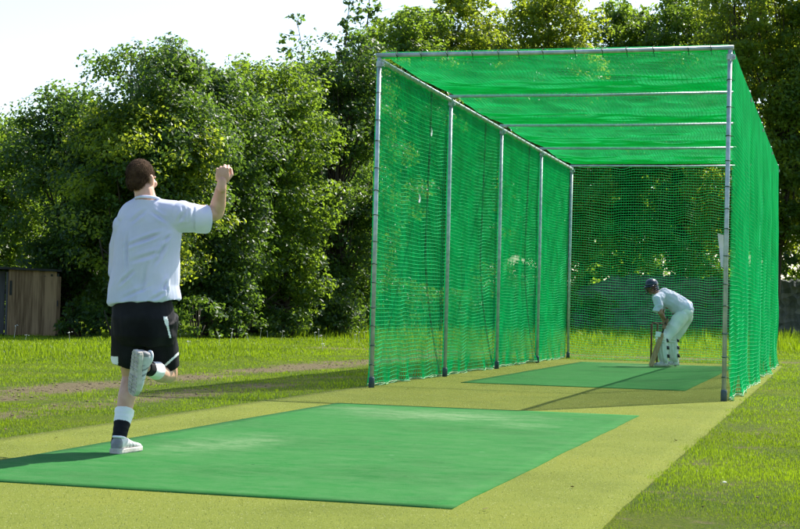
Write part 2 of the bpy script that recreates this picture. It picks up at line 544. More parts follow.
def dirt(u, v):
    """how bare the soil is: the trodden strip along the left net and scattered worn patches"""
    d = 0.0
    if u < 0.2 and v < 16:
        c = -2.45 + 0.25 * nz2(u, v, 0.35, 3) - max(0, -4 - v) * 0.02
        w = 0.74 + 0.3 * nz2(u, v, 0.5, 9)
        d = max(d, (0.64 + 0.40 * nz2(u, v, 1.1, 13)) * (1 - sstep(w * 0.2, w * 1.3, abs(u - c))) * sstep(16, 11, v))
        c2 = -1.15 + 0.3 * nz2(u, v, 0.4, 5)
        d = max(d, (0.56 - 0.14 * sstep(-2, 2, v) + 0.3 * nz2(u, v, 1.4, 17)) * (1 - sstep(0.1, 0.75, abs(u - c2))) * sstep(6, 1, v))
    if u > 3.9:
        for (pu, pv, ru, rv, a) in ((4.12, -6.8, 0.16, 0.38, 0.6), (4.45, -7.9, .3, .35, .5), (5.35, -6.2, 0.55, 0.45, 0.75), (4.3, -3.6, .22, .6, .55),
                                    (4.9, -4.9, .35, .3, .6), (4.6, -8.9, .4, .4, .4), (5.9, -4.2, .6, .35, .55), (6.5, -5.0, .5, .5, .6), (4.15, -9.6, .2, .4, .35)):
            r = ((u - pu) / ru) ** 2 + ((v - pv) / rv) ** 2
            d = max(d, a * math.exp(-r * 0.9))
        d = max(d, 0.40 * sstep(0.05, 0.45, nz2(u, v, 1.5, 21)) * sstep(14, -2, v))
    d = max(d, 0.30 * sstep(0.15, 0.5, nz2(u, v, 0.6, 31)))
    if v > 12.5 and -6 < u < 9:
        d = max(d, 0.55 * (1 - sstep(0.2, 1.6, abs(v - 15.0))))
    return d


def relief(u, v):
    du = max(-0.6 - u, u - 4.4, 0); dv = max(-14 - v, v - 13.2, 0)
    k = sstep(0, 2.0, max(du, dv))
    return k * (0.05 * nz2(u, v, 0.18, 1) + 0.02 * nz2(u, v, 0.8, 2))


us = np.concatenate([[-900, -300, -120, -70], np.arange(-40, 40.1, 0.3), [70, 120, 300, 900]])
vs = np.concatenate([[-300, -80, -35], np.arange(-18, 62.1, 0.3), [90, 150, 400, 1200]])
V = []; D = []
for v in vs:
    for u in us:
        V.append((u, v, relief(u, v) if -40 <= u <= 40 and -18 <= v <= 62 else 0.0))
        D.append(dirt(u, v))
nu, nv = len(us), len(vs)
idx = np.arange(nu * nv).reshape(nv, nu)
F = np.stack([idx[:-1, :-1], idx[:-1, 1:], idx[1:, 1:], idx[1:, :-1]], -1).reshape(-1, 4)
me = np_mesh('ground', V, F)
atr = me.attributes.new('dirt', 'FLOAT', 'POINT'); atr.data.foreach_set('value', np.array(D, dtype=np.float32))
ground = link('ground', me, M['ground'])
ground.location = O3; ground.rotation_euler = (0, 0, -ANG)
tag(ground, kind='structure')


def sheet(name, u0, u1, v0, v1, z, material, step=0.2, edge=0.0, thick=0.0, wear=None):
    """a flat sheet with a slightly wavering outline and a thin turned-down edge"""
    ua = np.linspace(u0, u1, int((u1 - u0) / step) + 2); va = np.linspace(v0, v1, int((v1 - v0) / step) + 2)
    nu, nv = len(ua), len(va)
    P = []; Wt = []
    for j, v in enumerate(va):
        for i, u in enumerate(ua):
            eu = edge * nz2(v, 1.7 * i / nu, 0.9, 4) + edge * 0.5 * nz2(v, i / nu, 4, 5) if i in (0, nu - 1) else 0
            ev = edge * nz2(u, 1.3, 0.9, 6) if j in (0, nv - 1) else 0
            P.append((u + eu, v + ev, z))
            Wt.append(wear(u, v) if wear else 0)
    id_ = np.arange(nu * nv).reshape(nv, nu)
    F = np.stack([id_[:-1, :-1], id_[:-1, 1:], id_[1:, 1:], id_[1:, :-1]], -1).reshape(-1, 4).tolist()
    loop = list(id_[0, :]) + list(id_[1:, -1]) + list(id_[-1, -2::-1]) + list(id_[-2:0:-1, 0])
    base = len(P)
    for q in loop:
        P.append((P[q][0], P[q][1], z - thick)); Wt.append(0)
    n = len(loop)
    for k in range(n):
        F.append((loop[k], base + k, base + (k + 1) % n, loop[(k + 1) % n]))
    me = np_mesh(name, P, F)
    a = me.attributes.new('wear', 'FLOAT', 'POINT'); a.data.foreach_set('value', np.array(Wt, dtype=np.float32))
    o = link(name, me, material, smooth=False)
    o.location = O3; o.rotation_euler = (0, 0, -ANG)
    return o


carpet = sheet('artificial_turf', -0.16, 3.97, -13.5, 12.35, 0.006, M['carpet'], 0.15, 0.010, 0.03)
tag(carpet, kind='structure')


def wear1(u, v):
    w = 0.95 * math.exp(-((v + 3.9) / 0.7) ** 2) * math.exp(-((u - 1.75) / 0.95) ** 2)
    w = max(w, 0.75 * math.exp(-((v + 4.6) / 0.35) ** 2 - ((u - 2.6) / 0.3) ** 2))
    w = max(w, 0.75 * math.exp(-((v + 7.2) / 1.0) ** 2 - ((u - 1.2) / 0.4) ** 2))
    w = max(w, 0.8 * math.exp(-((v + 3.5) / 0.3) ** 2 - ((u - 1.0) / 0.5) ** 2))
    return max(w, 0.24)


def wear2(u, v):
    return 0.2 + 0.6 * math.exp(-((v - 9.9) / 0.7) ** 2 - ((u - 1.9) / 0.6) ** 2)


mt = sheet('bowling_mat', 0.54, 3.27, -9.63, -2.86, 0.011, M['mat_green'], 0.12, 0.012, 0.007, wear1)
tag(mt, 'large plain green mat in the foreground, the one the bowler runs onto', 'mat')
mt = sheet('batting_mat', 0.56, 3.22, 1.82, 10.95, 0.011, M['mat_green'], 0.15, 0.012, 0.007, wear2)
tag(mt, 'far green mat inside the net cage, under the batsman', 'mat')


# ------------------------------------------------------------------ grass
def blades(name, spots, label=None):
    """spots: rows of (x, y, z, height, width, tint)"""
    S = np.asarray(spots)
    n = len(S)
    th = rng.uniform(0, 2 * np.pi, n)
    dx, dy = np.cos(th), np.sin(th)
    lean = rng.normal(0.0, 0.38, n)
    h = S[:, 3]; w = S[:, 4]
    V = np.zeros((n, 5, 3))
    b = S[:, :3]
    px, py = -dy * w * 0.5, dx * w * 0.5
    V[:, 0] = b + np.stack([px, py, np.zeros(n)], -1)
    V[:, 1] = b - np.stack([px, py, np.zeros(n)], -1)
    mid = b + np.stack([dx * lean * h * 0.3, dy * lean * h * 0.3, h * 0.55], -1)
    V[:, 2] = mid - np.stack([px, py, np.zeros(n)], -1) * 0.8
    V[:, 3] = mid + np.stack([px, py, np.zeros(n)], -1) * 0.8
    V[:, 4] = b + np.stack([dx * lean * h, dy * lean * h, h * (1 - 0.25 * np.abs(lean))], -1)
    base = (np.arange(n) * 5)[:, None]
    T = np.concatenate([base + np.array([[0, 1, 2]]), base + np.array([[0, 2, 3]]), base + np.array([[3, 2, 4]])], 0)
    me = np_mesh(name, V.reshape(-1, 3), T)
    a = me.attributes.new('tint', 'FLOAT', 'POINT')
    a.data.foreach_set('value', np.repeat(S[:, 5], 5).astype(np.float32))
    o = link(name, me, M['grass'], smooth=False)
    tag(o, label, None, None, 'stuff')
    return o


def fan(n, d0, d1, lim=0.33):
    """ground points in front of the camera, thinning out with the square of the distance"""
    d = d0 * np.exp(rng.uniform(0, 1, n) * math.log(d1 / d0)); a = rng.uniform(-lim, lim, n)
    x, y = d * np.sin(a), d * np.cos(a)
    dx, dy = x - X0, y - Y0
    return d, dx * WV.x + dy * WV.y, dx * LV.x + dy * LV.y


def scatter(n, d0, d1, long=False):
    out = []
    d_, u_, v_ = fan(n, d0, d1)
    creep = 0.05 * np.sin(v_ * 5.1) * np.sin(v_ * 1.9 + 1) + rng.normal(0, 0.022, n)
    ok = ~((u_ > -0.17 + creep) & (u_ < 3.975 - creep) & (v_ < 12.36))
    for d, u, v in zip(d_[ok], u_[ok], v_[ok]):
        left = u < 1
        tall = sstep(-3.0, -7.0, u) * sstep(2, 14, v - 0.4 * u) if left else 0.0
        tall = max(tall, 0.25 * sstep(13, 22, v))
        if long and tall < 0.12:
            continue
        dd = dirt(u, v)
        patch = nz2(u, v, 1.3, 41)
        if rng.random() < 1.5 * dd - 0.14 or rng.random() < 0.12 - patch * 0.5:
            continue
        if long:
            h = (0.030 + 0.13 * tall * (1 - 0.75 * sstep(24, 33, d)) * (0.7 + 0.9 * max(0, nz2(u, v, 0.3, 45) + 0.2)) + 0.34 * sstep(-15, -9, u) * sstep(22, 30, v)) * rng.uniform(0.5, 1.2) * (1 + 0.7 * patch + 0.5 * nz2(u, v, 0.45, 43))
        else:
            h = rng.uniform(0.010, 0.028) * (1 + 0.8 * patch) * (1 if d < 14 else 1.3)
        w = max(0.0026, d * 0.00036) * (1.25 if long else 1.0)
        tint = min(1, max(0, 0.52 + 0.8 * nz2(u, v, 0.6, 51) + 0.35 * patch + rng.normal(0, 0.2)))
        out.append((*cage(u, v, relief(u, v) - 0.004), h, w, tint))
    return out


blades('short_grass', scatter(400000, 6.0, 62) + scatter(190000, 6.0, 13.5))
blades('long_grass', scatter(150000, 16, 60, True))

# upright fibres of the straw-coloured turf, near the camera where single tufts can be made out
fib = []
d_, u_, v_ = fan(190000, 6.0, 30.0)
ok = (u_ > -0.155) & (u_ < 3.975) & (v_ < 12.33) & ~((u_ > 0.53) & (u_ < 3.28) & (((v_ > -9.64) & (v_ < -2.85)) | ((v_ > 1.81) & (v_ < 10.96))))
for d, u, v in zip(d_[ok], u_[ok], v_[ok]):
    fib.append((*cage(u, v, 0.003), rng.uniform(0.004, 0.010), max(0.0030, d * 0.00042), min(1, max(0, 0.26 + 0.2 * nz2(u, v, 1.5, 71) + rng.normal(0, 0.26) + (0.65 if rng.random() < 0.11 else 0)))))
o = blades('turf_fibres', fib)
o.data.materials.clear(); o.data.materials.append(M['fibre'])

# a few fallen leaves and crumbs blown on to the turf
mb = MB()
for k in range(34):
    u = rng.uniform(-0.1, 3.9); v = rng.uniform(-10, 6)
    if 0.5 < u < 3.3: continue
    a = rng.uniform(0, 6.28); s = rng.uniform(0.006, 0.014); z = 0.016
    mb.loft([[(u + s * math.cos(a + q) * k_, v + s * math.sin(a + q) * (0.6 if i % 2 else 1) * k_, z + h_ + 0.004 * math.cos(q)) for i, q in enumerate((0, 1.3, 2.6, 3.9, 5.1))] for h_, k_ in ((0, 1), (0.0015, 0.96))])
M['litter'] = noisy('dry_leaf', (0.10, 0.06, 0.02), (0.30, 0.22, 0.08), 5, 3, 0.8, 0)
lf = mb.build('fallen_leaves', M['litter']); lf.location = O3; lf.rotation_euler = (0, 0, -ANG)
tag(lf, kind='stuff')

# clods and crumbs of soil on the worn ground
mb = MB()
for k in range(9000):
    u = rng.uniform(-4.2, -0.3) if k % 3 else rng.uniform(4.02, 8.0); v = rng.uniform(-9, 11)
    if rng.random() > dirt(u, v) * 1.3 - 0.25: continue
    s = 0.004 + (0.012 if u < 1 else 0.006) * rng.random() ** 3
    mb.ell(Vector((u, v, relief(u, v) + s * 0.2)), (s * rng.uniform(.7, 1.5), s * rng.uniform(.7, 1.5), s * 0.7), 1)
M['clod'] = noisy('dry_soil', (0.09, 0.07, 0.04), (0.22, 0.175, 0.105), 9, 4, 0.95, 0.3, 60, spec=0.05)
cl = mb.build('soil', M['clod'])
cl.location = O3; cl.rotation_euler = (0, 0, -ANG)
tag(cl, kind='stuff')

# white flower heads standing above the long grass
mb = MB()
for k in range(26):
    Y = rng.uniform(28, 46)
    px = rng.uniform(150, 380) if k < 20 else rng.uniform(-20, 150)
    p = at(px, 320, Y); u, v = to_uv(p.x, p.y)
    b = cage(u, v, relief(u, v)); h = rng.uniform(0.12, 0.30)
    top = b + Vector((rng.normal(0, .05), rng.normal(0, .05), h))
    mb.tube([b, top], [0.004, 0.003], 3)
    for q in range(4):
        mb.ell(top + Vector((rng.normal(0, .02), rng.normal(0, .02), rng.normal(0, .008))), (0.013, 0.013, 0.008), 1)
wf = mb.build('wild_flowers', M['petal'])
tag(wf, kind='stuff')
# daisies and litter specks on the near lawn
mb = MB()
for k in range(30):
    u = rng.uniform(4.2, 12); v = rng.uniform(-9, 22)
    b = cage(u, v, relief(u, v) + 0.02)
    mb.ell(b, (0.012, 0.012, 0.006), 1)
tag(mb.build('daisies', M['petal']), kind='stuff')
# ------------------------------------------------------------------ the net cage
CG = empty('cricket_net_cage', O3, -ANG)
tag(CG, 'tall cage of green netting on grey steel poles round the far green mat', 'net cage')


def strands(name, groups, rad, material, parent, seg=3):
    """groups: arrays (n, m, 3) of polylines; one cord of radius rad along each"""
    Vs = []; Fs = []; off = 0
    rads = rad if isinstance(rad, (list, tuple)) else [rad] * len(groups)
    for P, rad in zip(groups, rads):
        n, mm_, _ = P.shape
        T = np.gradient(P, axis=1)
        T /= np.linalg.norm(T, axis=2, keepdims=True) + 1e-9
        ref = np.where(np.abs(T[..., 2:3]) < 0.8, np.array([0, 0, 1.0]), np.array([1.0, 0.3, 0]))
        A = np.cross(T, ref); A /= np.linalg.norm(A, axis=2, keepdims=True) + 1e-9
        B = np.cross(T, A)
        rings = np.stack([P + rad * (math.cos(2 * math.pi * k / seg) * A + math.sin(2 * math.pi * k / seg) * B) for k in range(seg)], 2)
        Vs.append(rings.reshape(-1, 3))
        ids = off + np.arange(n * mm_ * seg).reshape(n, mm_, seg)
        for k in range(seg):
            k2 = (k + 1) % seg
            Fs.append(np.stack([ids[:, :-1, k], ids[:, :-1, k2], ids[:, 1:, k2], ids[:, 1:, k]], -1).reshape(-1, 4))
        off += n * mm_ * seg
    me = np_mesh(name, np.concatenate(Vs), np.concatenate(Fs))
    return link(name, me, material, parent)


def smooth_noise(shape, cells, seed):
    """bilinear-cubic smooth random field"""
    r = np.random.default_rng(seed)
    g = r.normal(0, 1, (cells[0] + 3, cells[1] + 3))
    y = np.linspace(0, cells[0], shape[0]); x = np.linspace(0, cells[1], shape[1])
    yi = np.minimum(y.astype(int), cells[0]); xi = np.minimum(x.astype(int), cells[1])
    fy = y - yi; fx = x - xi
    fy = fy * fy * (3 - 2 * fy); fx = fx * fx * (3 - 2 * fx)
    a = g[yi][:, xi] * (1 - fx) + g[yi][:, xi + 1] * fx
    b = g[yi + 1][:, xi] * (1 - fx) + g[yi + 1][:, xi + 1] * fx
    return a * (1 - fy)[:, None] + b * fy[:, None]


MESH = 0.046
RAD = 0.0038


def side_net(name, u_side, sgn, seed, label=None, rr=(0.0056, 0.0045)):
    """hung from the top rail, tied to the posts, slack between them and gathered at the foot"""
    nv_, nz_ = int(L / MESH), int(H / MESH)
    v = np.linspace(0.03, L - 0.03, nv_); z = np.linspace(0.015, H - 0.03, nz_)
    VV, ZZ = np.meshgrid(v, z)                      # (nz, nv)
    free = np.ones_like(VV)
    sag = np.zeros_like(VV)
    for a, b in zip(BAYS[:-1], BAYS[1:]):
        m_ = (VV >= a) & (VV <= b)
        f = np.sin(np.pi * (VV[m_] - a) / (b - a))
        free[m_] = np.abs(f) ** 0.6; sag[m_] = f
    top = np.clip((H - ZZ) / 1.2, 0, 1)
    d = 0.010 * smooth_noise(VV.shape, (4, 12), seed) + 0.0022 * smooth_noise(VV.shape, (6, 40), seed + 1) + 0.001 * smooth_noise(VV.shape, (20, 150), seed + 8)
    d = d * free * top + 0.06 * free * top
    low = np.clip(1 - ZZ / 0.35, 0, 1)
    d += low ** 2 * 0.035 * smooth_noise(VV.shape, (2, 60), seed + 2)
    z2 = ZZ - 0.05 * sag * (0.35 + 0.65 * ZZ / H) * np.clip((H - ZZ) / 0.5, 0.25, 1) + 0.012 * smooth_noise(VV.shape, (9, 40), seed + 3) * top
    z2 = np.maximum(z2, 0.012 + 0.012 * smooth_noise(VV.shape, (3, 120), seed + 6))
    v2 = VV + 0.010 * smooth_noise(VV.shape, (3, 34), seed + 4) * top * free
    U = u_side + sgn * (d + 0.035)
    P = np.stack([U, v2, z2], -1)
    o = strands(name, [P, np.swapaxes(P, 0, 1)], rr, M['net'], CG)
    if label: o['label'] = label
    # gathered hem cord
    hem = P[0:1] + np.array([0, 0, 0.004])
    strands('hem_cord', [hem, P[1:2] * np.array([1, 1, 0.6])], 0.0055, M['hem'], o, 4)
    return o, P


M['hem'] = noisy('pale_hem_cord', (0.30, 0.50, 0.28), (0.45, 0.62, 0.38), 8, 3, 0.7, 0, trans=0.2)
ln, PL = side_net('side_net', 0.0, -1, 100, 'left side net, hung outside five posts')
rn, PR = side_net('side_net', W, 1, 200, 'right side net, seen nearly edge on', (0.0050, 0.0030))

# pleats on the left net: dark cords added for the dark lines of its folds
for (v0, dv, k) in ((2.35, 0.72, 0), (5.45, .8, 0), (8.75, 0.75, 1)):
    n = 40
    t = np.linspace(0, 1, n)
    P = np.zeros((2, n, 3))
    for s in (0, 1):
        P[s, :, 0] = -0.02 - 0.03 * np.sin(np.pi * t) + 0.01 * s
        P[s, :, 1] = v0 + 0.012 * s + dv * np.clip((t - 0.55) / 0.45, 0, 1) ** 1.6 + 0.03 * np.sin(7 * t + k)
        P[s, :, 2] = (H - 0.1) * (1 - t) + 0.04
    strands('pleat_cord', [P], 0.0034, M['cord'], ln)

# roof net, sagging between the cross bars
nv_, nu_ = int(L / MESH), int(W / MESH)
v = np.linspace(0.03, L - 0.03, nv_); u = np.linspace(0.02, W - 0.02, nu_)
VV, UU = np.meshgrid(v, u)
s = np.zeros_like(VV)
for a, b in zip(BAYS[:-1], BAYS[1:]):
    m_ = (VV >= a) & (VV <= b); s[m_] = np.sin(np.pi * (VV[m_] - a) / (b - a))
edge_ = np.clip(np.sin(np.pi * UU / W) * 2.2, 0, 1)
Zr = H + 0.034 - 0.075 * s * (0.45 + 0.55 * edge_) - 0.012 * np.abs(smooth_noise(VV.shape, (8, 30), 5)) * s
P = np.stack([UU + 0.03 * smooth_noise(VV.shape, (10, 24), 6) * edge_, VV + 0.03 * smooth_noise(VV.shape, (8, 40), 7) * s, Zr], -1)
# square mesh hung on the bias: run the cords diagonally across the sheet
strands('roof_net', [P, np.swapaxes(P, 0, 1)], 0.0033, M['net'], CG)

# back net
nz_ = int(H / MESH)
z = np.linspace(0.02, H - 0.03, nz_)
UU, ZZ = np.meshgrid(u, z)
fr = np.clip(np.sin(np.pi * UU / W) * 1.6, 0, 1) * np.clip((H - ZZ) / 0.8, 0, 1)
P = np.stack([UU, L + 0.03 + np.abs(0.06 * smooth_noise(UU.shape, (3, 8), 9)) * fr,
              np.maximum(ZZ - 0.05 * fr + 0.015 * smooth_noise(UU.shape, (12, 16), 10), 0.012)], -1)
strands('back_net', [P, np.swapaxes(P, 0, 1)], (0.0027, 0.0015), M['net'], CG)

# steelwork
PR_ = 0.0235


def post(u_, v_, hgt, ties):
    mb = MB()
    lean = rng.normal(0, 0.004, 2)
    mb.tube([(u_, v_, 0.0), (u_ + lean[0], v_ + lean[1], hgt * .5), (u_, v_, hgt)], PR_, 14)
    p = mb.build('post', M['steel'], CG, True)
    sb = MB()
    sb.tube([(u_, v_, 0.0), (u_, v_, 0.11), (u_, v_, 0.12)], [0.033, 0.033, 0.029], 14)
    sb.build('socket', M['steel_blue'], p, True)
    cb = MB()
    cb.tube([(u_, v_, hgt - 0.10), (u_, v_, hgt - 0.04)], 0.034, 12)
    cb.box((u_ + 0.04, v_, hgt - 0.07), (0.03, 0.02, 0.05))
    cb.tube([(u_ + 0.045, v_ - 0.03, hgt - 0.07), (u_ + 0.045, v_ + 0.03, hgt - 0.07)], 0.007, 6)
    cb.build('clamp', M['clamp'], p)
    if ties:
        zz = 0.25
        while zz < hgt - 0.15:
            tb = MB()
            a_ = rng.uniform(-0.01, 0.01)
            tb.tube([(u_ + math.cos(t) * 0.031, v_ + math.sin(t) * 0.031, zz + a_ * math.sin(t)) for t in np.linspace(0, 2 * math.pi, 11)], 0.0045, 4)
            tb.tube([(u_ + 0.03, v_ - 0.01, zz), (u_ + 0.055 * (1 if u_ > 1 else 1), v_ - 0.03, zz - rng.uniform(0.0, 0.05))], 0.003, 4)
            zz += rng.uniform(0.20, 0.30)
            tb.build('net_tie', M['cord'], p)
    return p


for i, v_ in enumerate(BAYS):
    post(0.0, v_, H - 0.028, i == 0)
    post(W, v_, H - 0.028, i in (0,))


def bar(name, pts, ties=False, parent=None):
    mb = MB(); mb.tube(pts, PR_ if ties or name == 'top_rail' else 0.018, 14)
    o = mb.build(name, M['steel'], CG, True)
    if ties:
        x = 0.2
        while x < W - 0.1:
            tb = MB()
            for q in (0,):
                tb.tube([(x + 0.008 * math.sin(2 * t), pts[0][1] + math.cos(t) * 0.031, pts[0][2] + math.sin(t) * 0.031) for t in np.linspace(0, 2 * math.pi, 11)], 0.0045, 4)
            tb.tube([(x, pts[0][1], pts[0][2] - 0.03), (x + 0.01, pts[0][1] + 0.01, pts[0][2] - 0.075)], 0.003, 4)
            x += rng.uniform(0.22, 0.36)
            tb.build('net_tie', M['cord'], o)
    return o


for i, v_ in enumerate(BAYS):
    sagm = 0.012
    bar('cross_bar', [(-0.035, v_, H), (W * 0.5, v_, H - sagm), (W + 0.035, v_, H)], i == 0)
for u_ in (0.0, W):
    o = bar('top_rail', [(u_, 0.028, H - 0.0535), (u_, L * 0.5, H - 0.0535), (u_, L - 0.028, H - 0.0535)])
    if u_ == 0.0:
        vv = 0.3
        while vv < L:
            tb = MB()
            tb.tube([(math.cos(t) * 0.031, vv + 0.01 * math.sin(2 * t), H - 0.0535 + math.sin(t) * 0.031) for t in np.linspace(0, 2 * math.pi, 9)], 0.0045, 4)
            vv += rng.uniform(0.28, 0.42)
            tb.build('net_tie', M['hem'], o)

# rolled edges of the nets bundled along the head rails
for pts_, n_ in ((((W - 0.005, 0.03, H - 0.105), (W - 0.005, L, H - 0.105)), 60), (((0.0, 0.05, H - 0.012), (W, 0.05, H - 0.012)), 26)):
    a_, b_ = Vector(pts_[0]), Vector(pts_[1])
    mb = MB()
    mb.tube([a_.lerp(b_, t) + Vector((0, 0, rng.normal(0, 0.006))) for t in np.linspace(0, 1, n_)], [0.021 + rng.normal(0, 0.002) for _ in range(n_)], 8)
    mb.build('net_roll', M['net'], CG, True)

# small torn white tags of cloth knotted into the left net
for (v_, z_) in ((1.9, 2.28), (2.4, 3.15)):
    mb = MB()
    mb.loft([[(-0.03, v_ + a, z_ + b), (-0.02, v_ + a + w, z_ + b - 0.01), (-0.02, v_ + a + w, z_ + b - 0.012), (-0.03, v_ + a, z_ + b - 0.004)] for a, b, w in ((0, 0, .02), (0.02, -0.03, .04), (0.03, -0.06, .025), (0.0, -0.10, .03))])
    mb.build('cloth_scrap', M['paper'], ln)

# white sheet tied inside the right front post
mb = MB()
rings = []
for t in np.linspace(0, 1, 9):
    z_ = 1.72 - 0.34 * t
    w_ = 0.062 * (1 - 0.62 * t)
    y_ = 0.05 + 0.02 * math.sin(4 * t)
    x0 = W - 0.035
    rings.append([(x0 - w_, y_, z_ + 0.015), (x0, y_ + 0.012, z_), (x0, y_ + 0.015, z_), (x0 - w_, y_ + 0.003, z_ + 0.015)])
mb.loft(rings)
ns = mb.build('hanging_sheet', M['paper'])
ns.location = O3; ns.rotation_euler = (0, 0, -ANG)
tag(ns, 'narrow white sheet tied to the front right post of the net cage', 'sheet')

# wicket
wk = empty('wicket', cage(1.91, 10.75, 0.011), -ANG)
tag(wk, 'dark wooden stumps standing just behind the batsman and his bat', 'wicket')
for du in (-0.1, 0.0, 0.1):
    mb = MB(); mb.tube([(du, 0, 0), (du, 0, 0.02), (du, 0, 0.69), (du, 0, 0.711)], [0.012, 0.0185, 0.0185, 0.014], 12)
    mb.build('stump', M['stump_wood'], wk, True)
for du in (-0.05, 0.05):
    mb = MB(); mb.tube([(du - 0.052, 0, 0.717), (du - 0.03, 0, 0.717), (du - 0.02, 0, 0.717), (du + 0.02, 0, 0.717), (du + 0.03, 0, 0.717), (du + 0.048, 0, 0.717)], [0.005, 0.005, 0.010, 0.010, 0.005, 0.005], 8)
    mb.build('bail', M['stump_wood'], wk, True)
# ------------------------------------------------------------------ trees
def leaf_cloud(name, puffs, dens, size, material, parent, flat=0.5, seed=0, carve=-0.13):
    """puffs: rows (cx,cy,cz, rx,ry,rz); leaves are small folded blades filling sub-clumps of every puff"""
    r = np.random.default_rng(seed)
    Pf = np.asarray(puffs)
    C = []; T = []; OUT = []
    for p in Pf:
        vol = p[3] * p[4] * p[5]
        nsub = max(6, int(19 * (vol ** (2 / 3))))
        dirs = r.normal(0, 1, (nsub, 3)); dirs /= np.linalg.norm(dirs, axis=1)[:, None]
        rad = r.uniform(0.35, 1.0, nsub) ** 0.6
        sc = p[:3] + dirs * rad[:, None] * p[3:6]
        sr = r.uniform(0.16, 0.42, nsub) * min(1.2, vol ** (1 / 3) + 0.2)
        st = r.uniform(-0.22, 0.22, nsub)
        for k in range(nsub):
            if noise.noise(Vector(sc[k] * 0.75) + Vector((seed * 1.7, 0, 0))) < carve:
                continue
            n = max(6, int(dens * sr[k] ** 2 * 330))
            d = r.normal(0, 1, (n, 3)); d /= np.linalg.norm(d, axis=1)[:, None]
            rr = r.uniform(0, 1, n) ** 0.4
            q = sc[k] + d * rr[:, None] * sr[k] * np.array([1.15, 1.15, 0.75])
            C.append(q); OUT.append(d * 0.6 + dirs[k] * 0.5)
            T.append(np.clip(0.45 + st[k] + r.normal(0, 0.16, n), 0, 1))
    C = np.concatenate(C); T = np.concatenate(T); OUT = np.concatenate(OUT)
    n = len(C)
    nrm = OUT * 0.7 + r.normal(0, 0.55, (n, 3)) + np.array([0, 0, flat]); nrm /= np.linalg.norm(nrm, axis=1)[:, None]
    a = np.cross(nrm, r.normal(0, 1, (n, 3))); a /= np.linalg.norm(a, axis=1)[:, None]
    b = np.cross(nrm, a)
    s = size * r.uniform(0.6, 1.25, n)[:, None]
    V = np.stack([C - a * s, C + b * s * 0.58 + nrm * s * 0.16, C + a * s - nrm * s * 0.12, C - b * s * 0.58 + nrm * s * 0.16], 1).reshape(-1, 3)
    base = (np.arange(n) * 4)[:, None]
    F = np.concatenate([base + np.array([[0, 2, 1]]), base + np.array([[0, 3, 2]])], 0)
    me = np_mesh(name, V, F)
    at_ = me.attributes.new('tint', 'FLOAT', 'POINT'); at_.data.foreach_set('value', np.repeat(T, 4).astype(np.float32))
    return link(name, me, material, parent, smooth=False)


LEAVES = [0]


